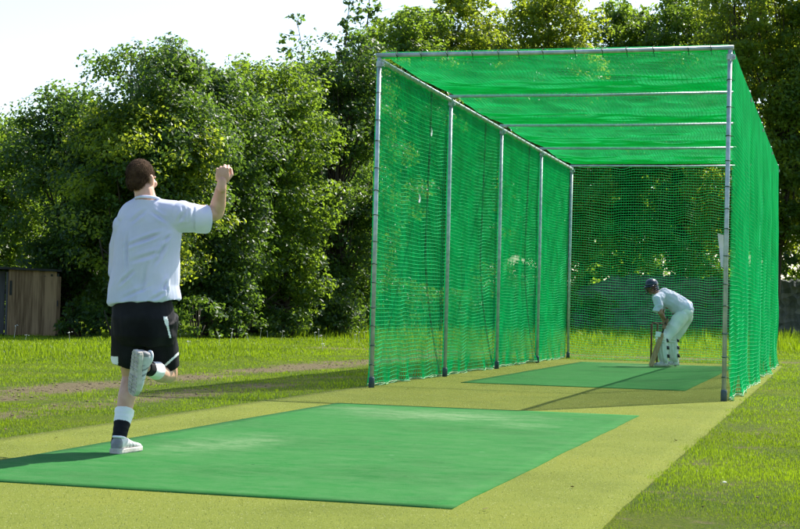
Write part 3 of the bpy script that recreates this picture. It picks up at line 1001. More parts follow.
def tree(name, px, Y, top_py, half_px, label, cat='tree', leaf='leaf_mid', group=None, base_frac=0.16, seed=1, dens=1.0, n=46,
         size=None, shape='round', puff=1.0, trunk=0.16, forks=1, skirt=0.0):
    """px, Y: where it stands; top_py / half_px give its real height and spread at that distance"""
    if size is None:
        size = 0.00142 * Y + 0.006; dens *= (0.082 / size) ** 2
    r = np.random.default_rng(seed)
    ptop = at(px, top_py, Y); h = ptop.z
    hw = abs(at(px + half_px, 300, Y).x - at(px, 300, Y).x)
    root = empty(name, (ptop.x, Y, 0))
    tag(root, label, cat, group)
    z0 = h * base_frac
    puffs = []
    for k in range(n):
        t = (k + r.uniform(0.0, 1.0)) / n
        z = z0 + (h - z0) * t
        if shape == 'round':
            prof = math.sqrt(max(0.03, 1 - (2 * t - 0.9) ** 2 / 1.45))
        elif shape == 'cone':
            prof = max(0.12, (1 - t) ** 0.75) * (0.75 + 0.25 * min(1, t * 6))
        elif shape == 'column':
            prof = 0.55 + 0.45 * math.sin(math.pi * min(1, t * 1.05))
        else:
            prof = 1 - 0.35 * t
        a = k * 2.399 + r.uniform(-0.5, 0.5)
        rr = hw * prof * (0.45 + 0.5 * r.random() ** 0.5) * (1 + 0.55 * noise.noise(Vector((math.cos(a), math.sin(a), z * 0.45 + seed))))
        s = puff * r.uniform(0.75, 1.35) * (0.55 + 0.45 * prof)
        puffs.append((rr * math.cos(a), rr * math.sin(a), min(z, h - s * 0.5), s * 1.1, s * 1.1, s * 0.8))
        if t > 0.7 and r.random() < 0.9:        # upright sprigs break the outline
            q = puffs[-1]
            puffs.append((q[0] + r.normal(0, .2), q[1] + r.normal(0, .2), min(q[2] + s * 0.7, h - 0.1), 0.22, 0.22, s * 0.55))
    if skirt:
        for k in range(int(14 * skirt)):
            a = r.uniform(0, 6.28); rr = hw * r.uniform(0.3, 0.95)
            puffs.append((rr * math.cos(a), rr * math.sin(a), h * r.uniform(0.05, base_frac + 0.08), 0.8 * puff, 0.8 * puff, 0.6 * puff))
    tb = MB()
    tr = trunk
    for f in range(forks):
        ox = r.normal(0, 0.35) * (forks > 1); oy = r.normal(0, 0.35) * (forks > 1)
        bend = r.normal(0, 0.25, 2)
        path = [Vector((ox, oy, -0.1)), Vector((ox * 1.1 + bend[0] * .3, oy + bend[1] * .3, h * 0.2)), Vector((ox * 1.6 + bend[0], oy * 1.6 + bend[1], h * 0.5)), Vector((ox * 2 + bend[0] * 1.2, oy * 2, h * 0.86))]
        tb.tube(path, [tr * 1.25, tr, tr * 0.6, tr * 0.15], 9)
        for q in puffs[f::forks]:
            if r.random() < 0.75:
                z_s = max(h * 0.12, min(q[2] * r.uniform(0.45, 0.8), h * 0.8))
                k_ = min(2, int(z_s / h / 0.34)); zz = [0, 0.2, 0.5, 0.86]
                ft = (z_s / h - zz[k_]) / (zz[k_ + 1] - zz[k_]); ft = min(1, max(0, ft))
                s_ = path[k_].lerp(path[k_ + 1], ft)
                e_ = Vector(q[:3])
                m_ = s_.lerp(e_, 0.5) + Vector((r.normal(0, .15), r.normal(0, .15), -0.08 * (e_ - s_).length))
                rad = 0.014 + 0.022 * (1 - z_s / h)
                tb.tube([s_, m_, e_], [rad * 1.5, rad, rad * 0.35], 5)
    tb.build('trunk', M['bark'], root, True)
    o = leaf_cloud('crown', puffs, dens, size, M[leaf], root, seed=seed + 1000, carve=-0.15 if px < 400 else -0.27)
    LEAVES[0] += len(o.data.polygons) // 2
    return root


FG = 'front row of trees across the field'
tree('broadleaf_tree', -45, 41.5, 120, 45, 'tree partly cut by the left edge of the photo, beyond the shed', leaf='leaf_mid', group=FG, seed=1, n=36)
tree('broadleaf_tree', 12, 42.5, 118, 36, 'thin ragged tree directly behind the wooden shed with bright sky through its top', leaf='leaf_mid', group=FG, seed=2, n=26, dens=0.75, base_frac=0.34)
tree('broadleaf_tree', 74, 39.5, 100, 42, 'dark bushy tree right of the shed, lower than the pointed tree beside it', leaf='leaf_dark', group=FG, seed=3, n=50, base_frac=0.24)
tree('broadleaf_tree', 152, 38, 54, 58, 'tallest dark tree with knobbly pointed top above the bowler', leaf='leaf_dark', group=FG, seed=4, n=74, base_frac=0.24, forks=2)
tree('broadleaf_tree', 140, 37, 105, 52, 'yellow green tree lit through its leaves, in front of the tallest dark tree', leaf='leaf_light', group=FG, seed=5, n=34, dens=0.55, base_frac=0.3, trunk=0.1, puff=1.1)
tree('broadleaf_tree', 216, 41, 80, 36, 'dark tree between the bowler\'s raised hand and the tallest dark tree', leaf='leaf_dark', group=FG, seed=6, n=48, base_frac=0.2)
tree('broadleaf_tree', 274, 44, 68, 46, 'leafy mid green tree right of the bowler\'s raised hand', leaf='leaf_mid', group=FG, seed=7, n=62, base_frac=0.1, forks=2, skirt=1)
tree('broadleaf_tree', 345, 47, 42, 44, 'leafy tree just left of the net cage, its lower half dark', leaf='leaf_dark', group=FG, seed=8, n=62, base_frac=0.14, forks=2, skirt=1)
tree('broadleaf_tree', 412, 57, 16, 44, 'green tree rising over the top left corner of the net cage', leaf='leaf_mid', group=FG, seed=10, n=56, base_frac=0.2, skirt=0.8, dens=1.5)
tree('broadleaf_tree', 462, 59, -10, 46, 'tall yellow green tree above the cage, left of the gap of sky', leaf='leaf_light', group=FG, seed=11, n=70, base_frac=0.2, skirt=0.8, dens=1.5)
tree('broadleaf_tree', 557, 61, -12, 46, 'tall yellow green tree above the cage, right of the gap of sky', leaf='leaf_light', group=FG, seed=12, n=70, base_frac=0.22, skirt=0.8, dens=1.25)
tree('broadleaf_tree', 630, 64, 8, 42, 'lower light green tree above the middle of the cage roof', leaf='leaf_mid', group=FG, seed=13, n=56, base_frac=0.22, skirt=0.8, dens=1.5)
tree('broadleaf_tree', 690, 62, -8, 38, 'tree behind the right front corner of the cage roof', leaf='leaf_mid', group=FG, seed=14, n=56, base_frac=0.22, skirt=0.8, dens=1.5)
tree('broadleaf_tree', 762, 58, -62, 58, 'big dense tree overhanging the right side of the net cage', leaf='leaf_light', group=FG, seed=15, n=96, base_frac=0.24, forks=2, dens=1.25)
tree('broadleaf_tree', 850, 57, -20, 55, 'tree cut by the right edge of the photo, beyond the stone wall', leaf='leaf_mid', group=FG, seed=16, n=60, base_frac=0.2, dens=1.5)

# sparse tall sapling whose bare twigs stand against the sky
sx = at(336, 320, 60)
sp = empty('sparse_tree', (sx.x, 60, 0))
tag(sp, 'tall sparse tree with thin twigs and few leaves against the sky, left of the cage', 'tree')
r = np.random.default_rng(77)
tb = MB(); pf = []
for (dx, hz, lean) in ((0.0, 13.2, 0.25), (0.95, 14.0, 0.1), (-1.3, 11.9, -0.5), (0.4, 12.4, 0.6)):
    pts = [Vector((dx * 0.15, 0, 0)), Vector((dx * 0.5, 0.1, hz * 0.45)), Vector((dx * 0.9, 0.0, hz * 0.75)), Vector((dx + lean, 0.1, hz))]
    tb.tube(pts, [0.11, 0.07, 0.035, 0.010], 7)
    for k in range(15):
        t = 0.70 + 0.30 * k / 14
        c = pts[2].lerp(pts[3], (t - 0.75) / 0.25) if t > 0.75 else pts[1].lerp(pts[2], (t - 0.45) / 0.3)
        a = r.uniform(0, 6.28); ln_ = r.uniform(0.3, 0.95)
        e = c + Vector((math.cos(a) * ln_, math.sin(a) * ln_ * 0.7, r.uniform(0.0, 0.45)))
        tb.tube([c, c.lerp(e, .5) + Vector((0, 0, -0.06)), e], [0.016, 0.010, 0.005], 4)
        if r.random() < 0.8:
            pf.append((*e, 0.42, 0.42, 0.30))
        if r.random() < 0.5:
            pf.append((*c.lerp(e, 0.55), 0.32, 0.32, 0.22))
tb.build('trunk', M['bark'], sp, True)
leaf_cloud('crown', pf, 0.32, 0.11, M['leaf_dark'], sp, seed=78)

# rear row glimpsed through the gaps
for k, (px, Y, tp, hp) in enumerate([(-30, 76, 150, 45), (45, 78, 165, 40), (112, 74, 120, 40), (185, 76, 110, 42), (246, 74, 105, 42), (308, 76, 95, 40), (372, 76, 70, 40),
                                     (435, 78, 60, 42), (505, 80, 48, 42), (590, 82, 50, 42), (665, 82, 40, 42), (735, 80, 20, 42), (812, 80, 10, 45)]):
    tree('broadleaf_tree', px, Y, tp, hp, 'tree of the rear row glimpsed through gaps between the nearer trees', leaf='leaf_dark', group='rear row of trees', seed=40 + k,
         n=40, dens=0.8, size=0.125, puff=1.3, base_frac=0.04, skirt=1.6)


print('LEAVES', LEAVES)
# ------------------------------------------------------------------ shrubs
def shrub(px, Y, top_py, half_px, label, leaf, seed, group='shrubs along the foot of the trees', n=16, dens=1.6, size=0.065):
    r = np.random.default_rng(seed)
    ptop = at(px, top_py, Y); h = ptop.z
    hw = abs(at(px + half_px, 300, Y).x - at(px, 300, Y).x)
    root = empty('shrub', (ptop.x, Y, 0))
    tag(root, label, 'shrub', group)
    puffs = []
    for k in range(n):
        a = r.uniform(0, 6.28); rr = math.sqrt(r.random()) * hw
        z = h * (0.2 + 0.62 * r.random() * math.sqrt(max(0.1, 1 - (rr / hw) ** 2 * 0.7)))
        s = h * r.uniform(0.20, 0.34)
        puffs.append((rr * math.cos(a), rr * math.sin(a) * 0.6, z, s * 1.2, s * 1.1, s))
    tb = MB()
    for q in puffs[::2]:
        tb.tube([Vector((q[0] * 0.3, q[1] * 0.3, -0.05)), Vector((q[0] * 0.7, q[1] * 0.7, q[2] * 0.5)), Vector(q[:3])], [0.03, 0.02, 0.008], 5)
    tb.build('stem', M['bark'], root, True)
    leaf_cloud('foliage', puffs, dens, size, M[leaf], root, seed=seed + 500)


shrub(-18, 39, 250, 22, 'shrub left of the wooden shed at the photo edge', 'leaf_mid', 300)
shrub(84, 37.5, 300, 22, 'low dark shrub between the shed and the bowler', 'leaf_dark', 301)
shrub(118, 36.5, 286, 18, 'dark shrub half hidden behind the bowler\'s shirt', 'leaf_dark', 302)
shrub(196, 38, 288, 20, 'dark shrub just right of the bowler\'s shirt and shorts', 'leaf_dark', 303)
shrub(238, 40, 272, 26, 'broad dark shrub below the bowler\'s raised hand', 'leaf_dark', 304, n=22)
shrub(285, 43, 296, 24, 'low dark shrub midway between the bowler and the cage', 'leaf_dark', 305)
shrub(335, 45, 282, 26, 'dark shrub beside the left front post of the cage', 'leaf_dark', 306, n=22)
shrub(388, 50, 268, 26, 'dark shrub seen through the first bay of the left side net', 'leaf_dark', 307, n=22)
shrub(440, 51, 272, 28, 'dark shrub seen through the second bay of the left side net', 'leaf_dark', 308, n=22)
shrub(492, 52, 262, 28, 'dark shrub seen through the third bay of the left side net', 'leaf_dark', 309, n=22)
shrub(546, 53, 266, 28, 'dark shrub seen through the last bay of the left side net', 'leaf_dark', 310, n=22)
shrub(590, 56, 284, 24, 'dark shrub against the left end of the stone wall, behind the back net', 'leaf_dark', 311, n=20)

# ------------------------------------------------------------------ stone wall
mb = MB()
pts = []
wa = at(572, 320, 60); wb = at(900, 320, 62)
n = 420
rows = [(-1, -0.1), (-1, 0.12), (-1, 0.24), (-1, 0.36), (-1, 0.48), (-1, 0.60), (-1, 0.70), (-1, 0.80), (-1, 0.90), (-0.8, 1.0), (0.0, 1.03), (0.8, 1.0), (1, 0.8), (1, -0.1)]
for k in range(n + 1):
    t = k / n
    p = Vector((wa.x, 60, 0)).lerp(Vector((wb.x, 62, 0)), t)
    hz = 1.75 + 0.55 * sstep(0, 0.16, t) + 0.12 * nz2(t * 30, 0, 1, 3) + 0.09 * nz2(t * 110, 0, 1, 8)
    r_ = []
    for (sd_, f_) in rows:
        q = Vector((p.x, p.y, hz * f_))
        bump = 0.09 * noise.noise(Vector((q.x * 2.6, 5, q.z * 4))) + 0.06 * noise.noise(Vector((q.x * 6.5, 9, q.z * 9)))
        r_.append((q.x, q.y + sd_ * (0.30 + 0.06 * (1 - f_) + bump), q.z + 0.5 * bump))
    pts.append(r_)
mb.loft(pts)
sw = mb.build('stone_wall', M['stone'], None, False)
tag(sw, 'grey rubble stone wall in shade behind the batsman and at the right edge', 'wall')

# ------------------------------------------------------------------ wooden shed
SY = 37.5
sa = at(8, 320, SY).x; sb_ = at(55, 320, SY).x
swid = sb_ - sa
sh = at(30, 270, SY).z
shed = empty('wooden_shed', ((sa + sb_) / 2, SY, 0), math.radians(14))
tag(shed, 'small brown plank shed with a dark flat roof at the edge of the trees', 'shed')
MB().box((0, 0.02, sh / 2), (swid, 0.05, sh)).build('front_wall', M['planks'], shed)
mb = MB(); mb.box((-swid / 2 - 0.03, 1.0, sh / 2 - 0.03), (0.05, 1.95, sh - 0.06)); mb.box((swid / 2 + 0.03, 1.0, sh / 2 - 0.03), (0.05, 1.95, sh - 0.06)); mb.box((0, 1.99, sh / 2 - .05), (swid, 0.05, sh - 0.1))
mb.build('side_wall', M['planks_side'], shed)
# lean-to bay on the left, with a darker face
mb = MB(); mb.box((-swid / 2 - 0.75, 0.25, sh * 0.49), (1.35, 0.05, sh * 0.97)); mb.box((-swid / 2 - 1.45, 1.1, sh * 0.49), (0.05, 1.7, sh * 0.97))
mb.build('lean_to_wall', M['planks_side'], shed)
mb = MB(); mb.box((-0.70, 0.98, sh + 0.03), (swid + 1.62, 2.2, 0.055), Matrix.Rotation(math.radians(1.2), 3, 'Y'))
mb.build('roof', M['felt'], shed)
dr = MB().box((0.30, -0.008, sh * 0.47), (0.74, 0.012, sh * 0.88)).build('door', M['planks'], shed)

MB().box((0.60, -0.02, sh * 0.5), (0.03, 0.03, 0.14)).build('latch', M['dark_metal'], dr)
for (x_, z_, w_, h_) in ((swid / 2 - 0.28, sh * 0.76, 0.05, 0.5), (-swid / 2 + 0.06, sh * 0.72, 0.06, 0.35), (swid / 2 - 0.12, sh * 0.85, 0.05, 0.3)):
    MB().box((x_, -0.006, z_), (w_, 0.015, h_)).build('plank_gap', M['felt'], shed)
# ------------------------------------------------------------------ people
def frame(fwd, up):
    f = Vector(fwd).normalized(); u_ = Vector(up); u_ = (u_ - f * u_.dot(f)).normalized()
    return f, u_, f.cross(u_)          # forward, up, right


def add_head(mb, c, fwd, up, s=1.0):
    """skull, face, ears; c is the middle of the head, s scales a 0.235 m tall head"""
    f, u_, r = frame(fwd, up)
    P = lambda a, b, d: Vector(c) + (r * a + f * b + u_ * d) * s
    E_ = lambda p, a, b, d, k=3: mb.ell(p, (r * a * s, f * b * s, u_ * d * s), k)
    E_(P(0, -0.012, 0.028), 0.076, 0.096, 0.088)            # cranium
    E_(P(0, 0.028, -0.030), 0.062, 0.062, 0.082)            # face
    E_(P(0, 0.050, -0.085), 0.040, 0.040, 0.030)            # chin and jaw
    E_(P(0, 0.018, -0.070), 0.056, 0.055, 0.036)
    E_(P(0, 0.082, 0.020), 0.050, 0.016, 0.012)             # brow
    mb.cap(P(0, 0.086, 0.012), 0.010 * s, P(0, 0.108, -0.030), 0.014 * s)   # nose
    for q in (-1, 1):
        E_(P(q * 0.012, 0.098, -0.033), 0.010, 0.010, 0.009, 2)
        E_(P(q * 0.046, 0.066, -0.022), 0.020, 0.018, 0.022, 2)             # cheekbones
        E_(P(q * 0.078, -0.006, -0.010), 0.009, 0.020, 0.033, 2)            # ears
        E_(P(q * 0.083, -0.014, 0.000), 0.008, 0.013, 0.022, 2)
    E_(P(0, 0.084, -0.058), 0.026, 0.012, 0.007, 2)         # lips
    E_(P(0, 0.082, -0.067), 0.022, 0.012, 0.007, 2)
    return P


def hand_mesh(wrist, direction, back, s=1.0, curl=(0.9, 1.1, 0.7), right=True, voxel=0.0028, spread=0.06):
    """palm, four bent fingers of different lengths and a thumb from the side of the palm"""
    d, b, _ = frame(direction, back)            # d: wrist to knuckles, b: out of the back of the hand
    side = d.cross(b) * (1 if right else -1)    # towards the thumb
    mb = MB()
    w = Vector(wrist)
    Q = lambda a, c_, e: w + (side * a + d * c_ + b * e) * s
    mb.cap(Q(0, -0.035, 0), 0.026 * s, Q(0, 0.012, 0), 0.026 * s)
    mb.ell(Q(0.002, 0.048, 0.0), (side * 0.040 * s, d * 0.048 * s, b * 0.0145 * s), 3)
    mb.ell(Q(0.026, 0.034, -0.010), (side * 0.018 * s, d * 0.032 * s, b * 0.015 * s), 2)
    mb.ell(Q(-0.026, 0.040, -0.007), (side * 0.014 * s, d * 0.036 * s, b * 0.013 * s), 2)
    for k, (x, ln, r_) in enumerate(((0.030, 0.92, 0.0090), (0.0105, 1.0, 0.0094), (-0.0100, 0.95, 0.0088), (-0.0290, 0.76, 0.0078))):
        p = Q(x, 0.086 - abs(x - 0.01) * 0.25, 0.002)
        mb.cap(Q(x * 0.9, 0.05, 0), r_ * 1.05 * s, p, r_ * 1.12 * s)
        ang = 0.0
        fan = (x - 0.0) * spread / 0.03
        for seg, (l_, cv) in enumerate(zip((0.044, 0.027, 0.021), curl)):
            ang += cv * (1 + 0.10 * (k - 1.5))
            q = p + (d * math.cos(ang) - b * math.sin(ang) + side * fan * (1 if seg == 0 else 0)) * l_ * ln * s
            mb.cap(p, r_ * (1.0 - 0.09 * seg) * s, q, r_ * (0.92 - 0.09 * seg) * s)
            p = q
    t0 = Q(0.028, 0.022, -0.010); t1 = Q(0.052, 0.052, -0.022); t2 = Q(0.046, 0.082, -0.034); t3 = Q(0.028, 0.100, -0.042)
    mb.chain([t0, t1, t2, t3], [0.0135 * s, 0.0115 * s, 0.0105 * s, 0.0085 * s])
    return remeshed(mb, voxel, 2)


def hair_mesh(P, f, u_, r, s, n=5200, length=0.020, seed=3):
    """scalp cap plus short strands lying back along the head"""
    rg = np.random.default_rng(seed)
    mb = MB()
    mb.ell(P(0, -0.014, 0.032), (r * 0.0775 * s, f * 0.096 * s, u_ * 0.0895 * s), 4)
    mb.ell(P(0, -0.052, -0.010), (r * 0.064 * s, f * 0.055 * s, u_ * 0.066 * s), 3)
    me = remeshed(mb, 0.005, 3)
    bm = bmesh.new(); bm.from_mesh(me)
    c = P(0, 0, 0)
    kill = []
    for v in bm.verts:
        q = v.co - c; ff, uu, rr = q.dot(f) / s, q.dot(u_) / s, abs(q.dot(r)) / s
        line = 0.045 if ff > 0.05 else (-0.012 if ff > -0.015 else -0.068 - 0.0 * rr)
        if ff > 0.0 and ff <= 0.05: line = 0.02
        if uu < line: kill.append(v)
    bmesh.ops.delete(bm, geom=kill, context='VERTS')
    bm.normal_update()
    vs_ = list(bm.verts)
    for k in range(n):
        v = vs_[rg.integers(len(vs_))]
        nrm = v.normal
        p = v.co + Vector(rg.normal(0, 0.002, 3))
        t = (nrm * rg.uniform(0.08, 0.32) + u_ * -0.6 + f * -0.2 + Vector(rg.normal(0, 0.22, 3)))
        t.normalize(); ln_ = length * s * rg.uniform(0.5, 1.1)
        sd_ = t.cross(nrm); sd_.normalize(); w = 0.0013
        a = bm.verts.new(p - sd_ * w); b = bm.verts.new(p + sd_ * w); e = bm.verts.new(p + t * ln_)
        bm.faces.new((a, b, e))
    me2 = bpy.data.meshes.new('hair'); bm.to_mesh(me2); bm.free()
    return me2


def creases(scale, amp, stretch=(1, 1, 1), seed=0.0, mask=None):
    def fn(co, n):
        q = Vector((co.x * stretch[0], co.y * stretch[1], co.z * stretch[2])) * scale + Vector((seed, 0, 0))
        w = noise.noise(q)
        ridg = 1 - abs(noise.noise(q * 0.8 + Vector((9, 3, 1)))) * 2
        k = mask(co) if mask else 1.0
        return n * amp * k * (0.5 * w + 0.7 * (ridg - 0.5))
    return fn


def fold(me, p, axis, width, length, depth, perp=None):
    """one soft crease: a groove across the cloth at p running along axis"""
    ax = Vector(axis).normalized(); p = Vector(p)
    me.update()
    nn = [v.normal.copy() for v in me.vertices]
    for v, n in zip(me.vertices, nn):
        q = v.co - p
        al = q.dot(ax); pe = (q - ax * al).length
        if pe < width * 3 and abs(al) < length * 1.2:
            g = math.exp(-(pe / width) ** 2) * max(0, 1 - (al / length) ** 2)
            ridge = math.exp(-((pe - width * 1.6) / width) ** 2) * max(0, 1 - (al / length) ** 2)
            v.co += n * (-depth * g + depth * 0.45 * ridge)


def local_to(o, me):
    """meshes are modelled in place; shift them so their origin is the figure's base"""
    me.transform(Matrix.Translation(-o.location))
    return me


def paint(me, rule):
    for p in me.polygons:
        p.material_index = rule(p.center, p.normal)


# ---- the bowler, mid stride, seen from behind -------------------------------------------------
BY = 8.95
A = at
BR = empty('person', A(118, 457, 8.95).xy.to_3d())
tag(BR, 'young man running away mid stride in white T-shirt and black shorts, one arm raised', 'person', None)
body = MB()
# trunk and pelvis
pel = A(144, 314, 9.02); wst = A(145, 285, 9.02); chs = A(147, 238, 9.04); shl = A(149, 214, 9.02)
rx = Vector((1, 0.08, 0)).normalized(); fy = Vector((-0.08, 1, 0)).normalized(); uz = Vector((0.02, 0.06, 1)).normalized()
body.ell(pel, (rx * 0.155, fy * 0.115, uz * 0.13)); body.ell(wst, (rx * 0.135, fy * 0.10, uz * 0.14))
body.ell(chs, (rx * 0.165, fy * 0.115, uz * 0.19)); body.ell(shl, (rx * 0.155, fy * 0.085, uz * 0.075))
Ls = A(124.5, 226, 9.03); Rs = A(180, 213, 9.0)
for s_ in (Ls, Rs): body.ell(s_, (0.058, 0.058, 0.058))
body.cap(shl, 0.065, Ls, 0.055); body.cap(shl, 0.065, Rs, 0.055)
neck0 = A(147, 207, 9.0); hc = A(141.5, 179.5, 9.03)
body.cap(neck0, 0.066, A(144, 190, 9.01), 0.058)
body.cap(A(160, 211, 9.0), 0.040, A(147, 198, 9.0), 0.048); body.cap(A(133, 214, 9.0), 0.036, A(144, 198, 9.0), 0.045)
hf = Vector((0.42, 0.90, -0.02)); hu = Vector((-0.03, 0.05, 1))
HP = add_head(body, hc, hf, hu, 0.98)
# raised right arm
Re = A(216.5, 213.5, 9.14); Rw = A(222, 183, 9.05)
body.chain([Rs, Rs.lerp(Re, 0.5), Re], [0.056, 0.052, 0.043])
body.chain([Re, Re.lerp(Rw, 0.32), Re.lerp(Rw, 0.7), Rw], [0.043, 0.0455, 0.035, 0.0275])
# left arm folded across the front of the chest
Le = A(118, 262, 9.12); Lw = A(143, 258, 9.36)
body.chain([Ls, Le], [0.050, 0.038]); body.chain([Le, Le.lerp(Lw, 0.35), Lw], [0.042, 0.044, 0.028])
# standing left leg
Lh = A(130, 322, 9.02); Lk = A(131.5, 376, 9.18); La = A(118.5, 441, 8.99)
body.chain([Lh, Lh.lerp(Lk, 0.5), Lk], [0.092, 0.076, 0.056])
cf = Lk.lerp(La, 0.33) + Vector((0.0, -0.022, 0))
body.chain([Lk, cf, Lk.lerp(La, 0.68), La], [0.053, 0.053, 0.041, 0.035])
# trailing right leg, shin swung up behind
Rh = A(158, 322, 9.02); Rk = A(168.5, 374, 9.20); Ra = A(146.0, 367.5, 8.87)
body.chain([Rh, Rh.lerp(Rk, 0.5), Rk], [0.092, 0.074, 0.056])
body.chain([Rk, Rk.lerp(Ra, 0.36) + Vector((0.0, 0, -0.012)), Rk.lerp(Ra, 0.7), Ra], [0.053, 0.053, 0.041, 0.035])
bm_body = remeshed(body, 0.0048, 5)
hr = hand_mesh(Rw, (A(222.5, 170, 9.05) - Rw), Vector((0.10, -1, 0.10)), 1.02, curl=(1.2, 1.35, 0.9), right=True)
hl = hand_mesh(Lw, Vector((0.9, 0.25, 0.25)), Vector((0, 1, 0.2)), 0.92, curl=(0.5, 0.7, 0.5), right=False)
me = join_meshes([bm_body, hr, hl], 'body')
link('body', local_to(BR, me), M['skin'], BR)
f_, u_, r_ = frame(hf, hu)
link('hair', local_to(BR, hair_mesh(HP, f_, u_, r_, 0.98, 9000, 0.013)), M['hair'], BR)
for q in (-1, 1):
    mb = MB(); mb.ell(HP(q * 0.031, 0.078, 0.000), (0.011, 0.011, 0.011), 2); me = mb.mesh('eye'); link('eye', local_to(BR, me), M['eye'], BR)

# T-shirt
sh_ = MB()


def tring(px, py, Y, hw_px, dep, p=2.3, tilt=0.0):
    c = A(px, py, Y); w = hw_px * Y / FPX
    return ring(c, rx * w + uz * tilt, fy * dep, 32, p)


rings = [tring(146, 302, 9.02, 35.0, 0.152, 2.2, 0.014), tring(145.8, 297, 9.02, 34.6, 0.148, 2.2, 0.012), tring(145, 285, 9.02, 33.0, 0.138), tring(145.5, 270, 9.02, 32.2, 0.132), tring(146, 255, 9.03, 32.4, 0.136),
         tring(147.5, 240, 9.04, 33.0, 0.140), tring(149.5, 228, 9.04, 32.0, 0.134), tring(151, 219, 9.03, 29.5, 0.118), tring(151, 210, 9.02, 23, 0.098), tring(148.5, 202.5, 9.01, 15.0, 0.082), tring(147.5, 199.2, 9.005, 12.2, 0.074)]
sh_.loft(rings)


def sleeve(pts, rads, dirs=None):
    mb = sh_
    mb.tube(pts, rads, 22, True)


sleeve([A(160, 221, 9.02), A(180, 217, 9.02), A(195, 217.5, 9.06), A(207.5, 217.5, 9.105)], [0.085, 0.086, 0.080, 0.083])
sleeve([A(135, 227, 9.03), A(125, 230, 9.03), A(120.5, 247, 9.07), A(119.3, 262, 9.105), A(118.3, 273, 9.13)], [0.072, 0.074, 0.064, 0.056, 0.053])
sh_.ell(Ls, (0.071, 0.073, 0.070)); sh_.ell(A(181, 214.5, 9.01), (0.082, 0.085, 0.074))
sh_.cap(A(172, 214, 9.01), 0.080, A(150, 206.5, 9.01), 0.072); sh_.cap(A(127.5, 215.5, 9.01), 0.056, A(142, 204.5, 9.01), 0.062); sh_.cap(A(127.5, 219, 9.01), 0.064, A(148, 206, 9.01), 0.064); sh_.cap(A(134, 219, 9.01), 0.066, A(148, 204, 9.01), 0.06)
ms = remeshed(sh_, 0.0062, 3)
low = lambda co: 0.5 + 0.9 * sstep(1.25, 0.95, co.z) + (0.5 if co.x > 0.25 * 0 - 1.25 + 0.05 else 0)
displace(ms, creases(3.6, 0.034, (1.0, 1.0, 0.7), 2.0, low))
displace(ms, creases(9.0, 0.016, (1.2, 1.0, 0.6), 5.0, low))
for (x0, y0, x1, y1, wd, dp) in ((122, 247, 172, 228, .011, .016), (130, 262, 168, 250, .013, .010), (158, 266, 177, 232, .012, .018), (166, 300, 180, 268, .010, .018), (172, 298, 181, 280, .007, .014),
                                (114, 300, 150, 284, .011, .009), (112, 288, 132, 270, .010, .014), (186, 208, 189, 232, .010, .012), (197, 207, 199, 231, .009, .010), (174, 232, 186, 214, .012, .016),
                                (120, 225, 121, 268, .010, .014), (150, 300, 168, 290, .010, .013), (128, 220, 144, 206, .012, .012), (168, 216, 152, 205, .012, .012), (140, 298, 146, 262, .012, .010), (160, 246, 182, 226, .010, .013)):
    p0, p1 = A(x0, y0, 8.9), A(x1, y1, 8.9)
    best = min(ms.vertices, key=lambda v: (v.co - A((x0 + x1) / 2, (y0 + y1) / 2, 8.85)).length_squared)
    fold(ms, best.co, p1 - p0, wd, (p1 - p0).length * 0.55, dp)
link('t_shirt', local_to(BR, ms), M['shirt'], BR)
# neckband
mb = MB()
nb = [A(147.5, 200.6, 9.005) + rx * 0.070 * math.cos(t) + fy * 0.074 * math.sin(t) + uz * (0.006 + 0.012 * -math.sin(t)) for t in np.linspace(0, 2 * math.pi, 33)]
mb.tube(nb, 0.0085, 8)
link('neckband', local_to(BR, mb.mesh('neckband')), M['shirt'], BR)

# shorts
sm = MB()
sm.loft([ring(A(143.5, 294, 9.02), rx * 0.152, fy * 0.118, 28), ring(A(143.5, 304, 9.02), rx * 0.172, fy * 0.132, 28), ring(A(144, 318, 9.02), rx * 0.185, fy * 0.145, 28), ring(A(145, 336, 9.03), rx * 0.186, fy * 0.135, 28), ring(A(146, 345, 9.04), rx * 0.165, fy * 0.10, 28)])
sm.tube([A(131, 318, 9.02), A(128.5, 340, 9.07), A(126.5, 361, 9.12)], [0.112, 0.103, 0.092], 24)
sm.tube([A(159, 318, 9.02), A(161.5, 342, 9.10), A(164.5, 366, 9.17)], [0.113, 0.098, 0.090], 24)
mso = remeshed(sm, 0.0058, 3)
displace(mso, creases(5.0, 0.020, (1.3, 1.0, 0.45), 8.0))
displace(mso, creases(13.0, 0.006, (1.3, 1.0, 0.5), 1.0))
mso.materials.append(M['black_cloth']); mso.materials.append(M['white_cloth'])


def short_rule(c, n):
    px, py, _ = proj(c)
    if c.y > 9.07 and n.y > 0.2: return 0
    if 163 < px < 172 and 317 < py < 338 and abs((px - 165.5) - (py - 318) * 0.25) < (1.0 + 1.1 * sstep(330, 320, py)): return 1
    if px > 148 and abs(py - (366.5 + 0.0 * px) + max(0, (px - 164)) * 0.9) < 1.4 and py > 346: return 1
    if px < 118 and py > 356.5 and n.z > -0.6: return 1
    return 0


paint(mso, short_rule)
link('shorts', local_to(BR, mso), [M['black_cloth'], M['white_cloth']], BR)


def sock(parent, pts, rads, rule):
    mb = MB(); mb.tube(pts, rads, 20)
    me = remeshed(mb, 0.004, 2)
    displace(me, creases(14, 0.004, (1, 1, 2.5), 3))
    me.materials.append(M['black_cloth']); me.materials.append(M['white_cloth'])
    paint(me, rule)
    link('sock', local_to(parent, me), [M['black_cloth'], M['white_cloth']], parent)


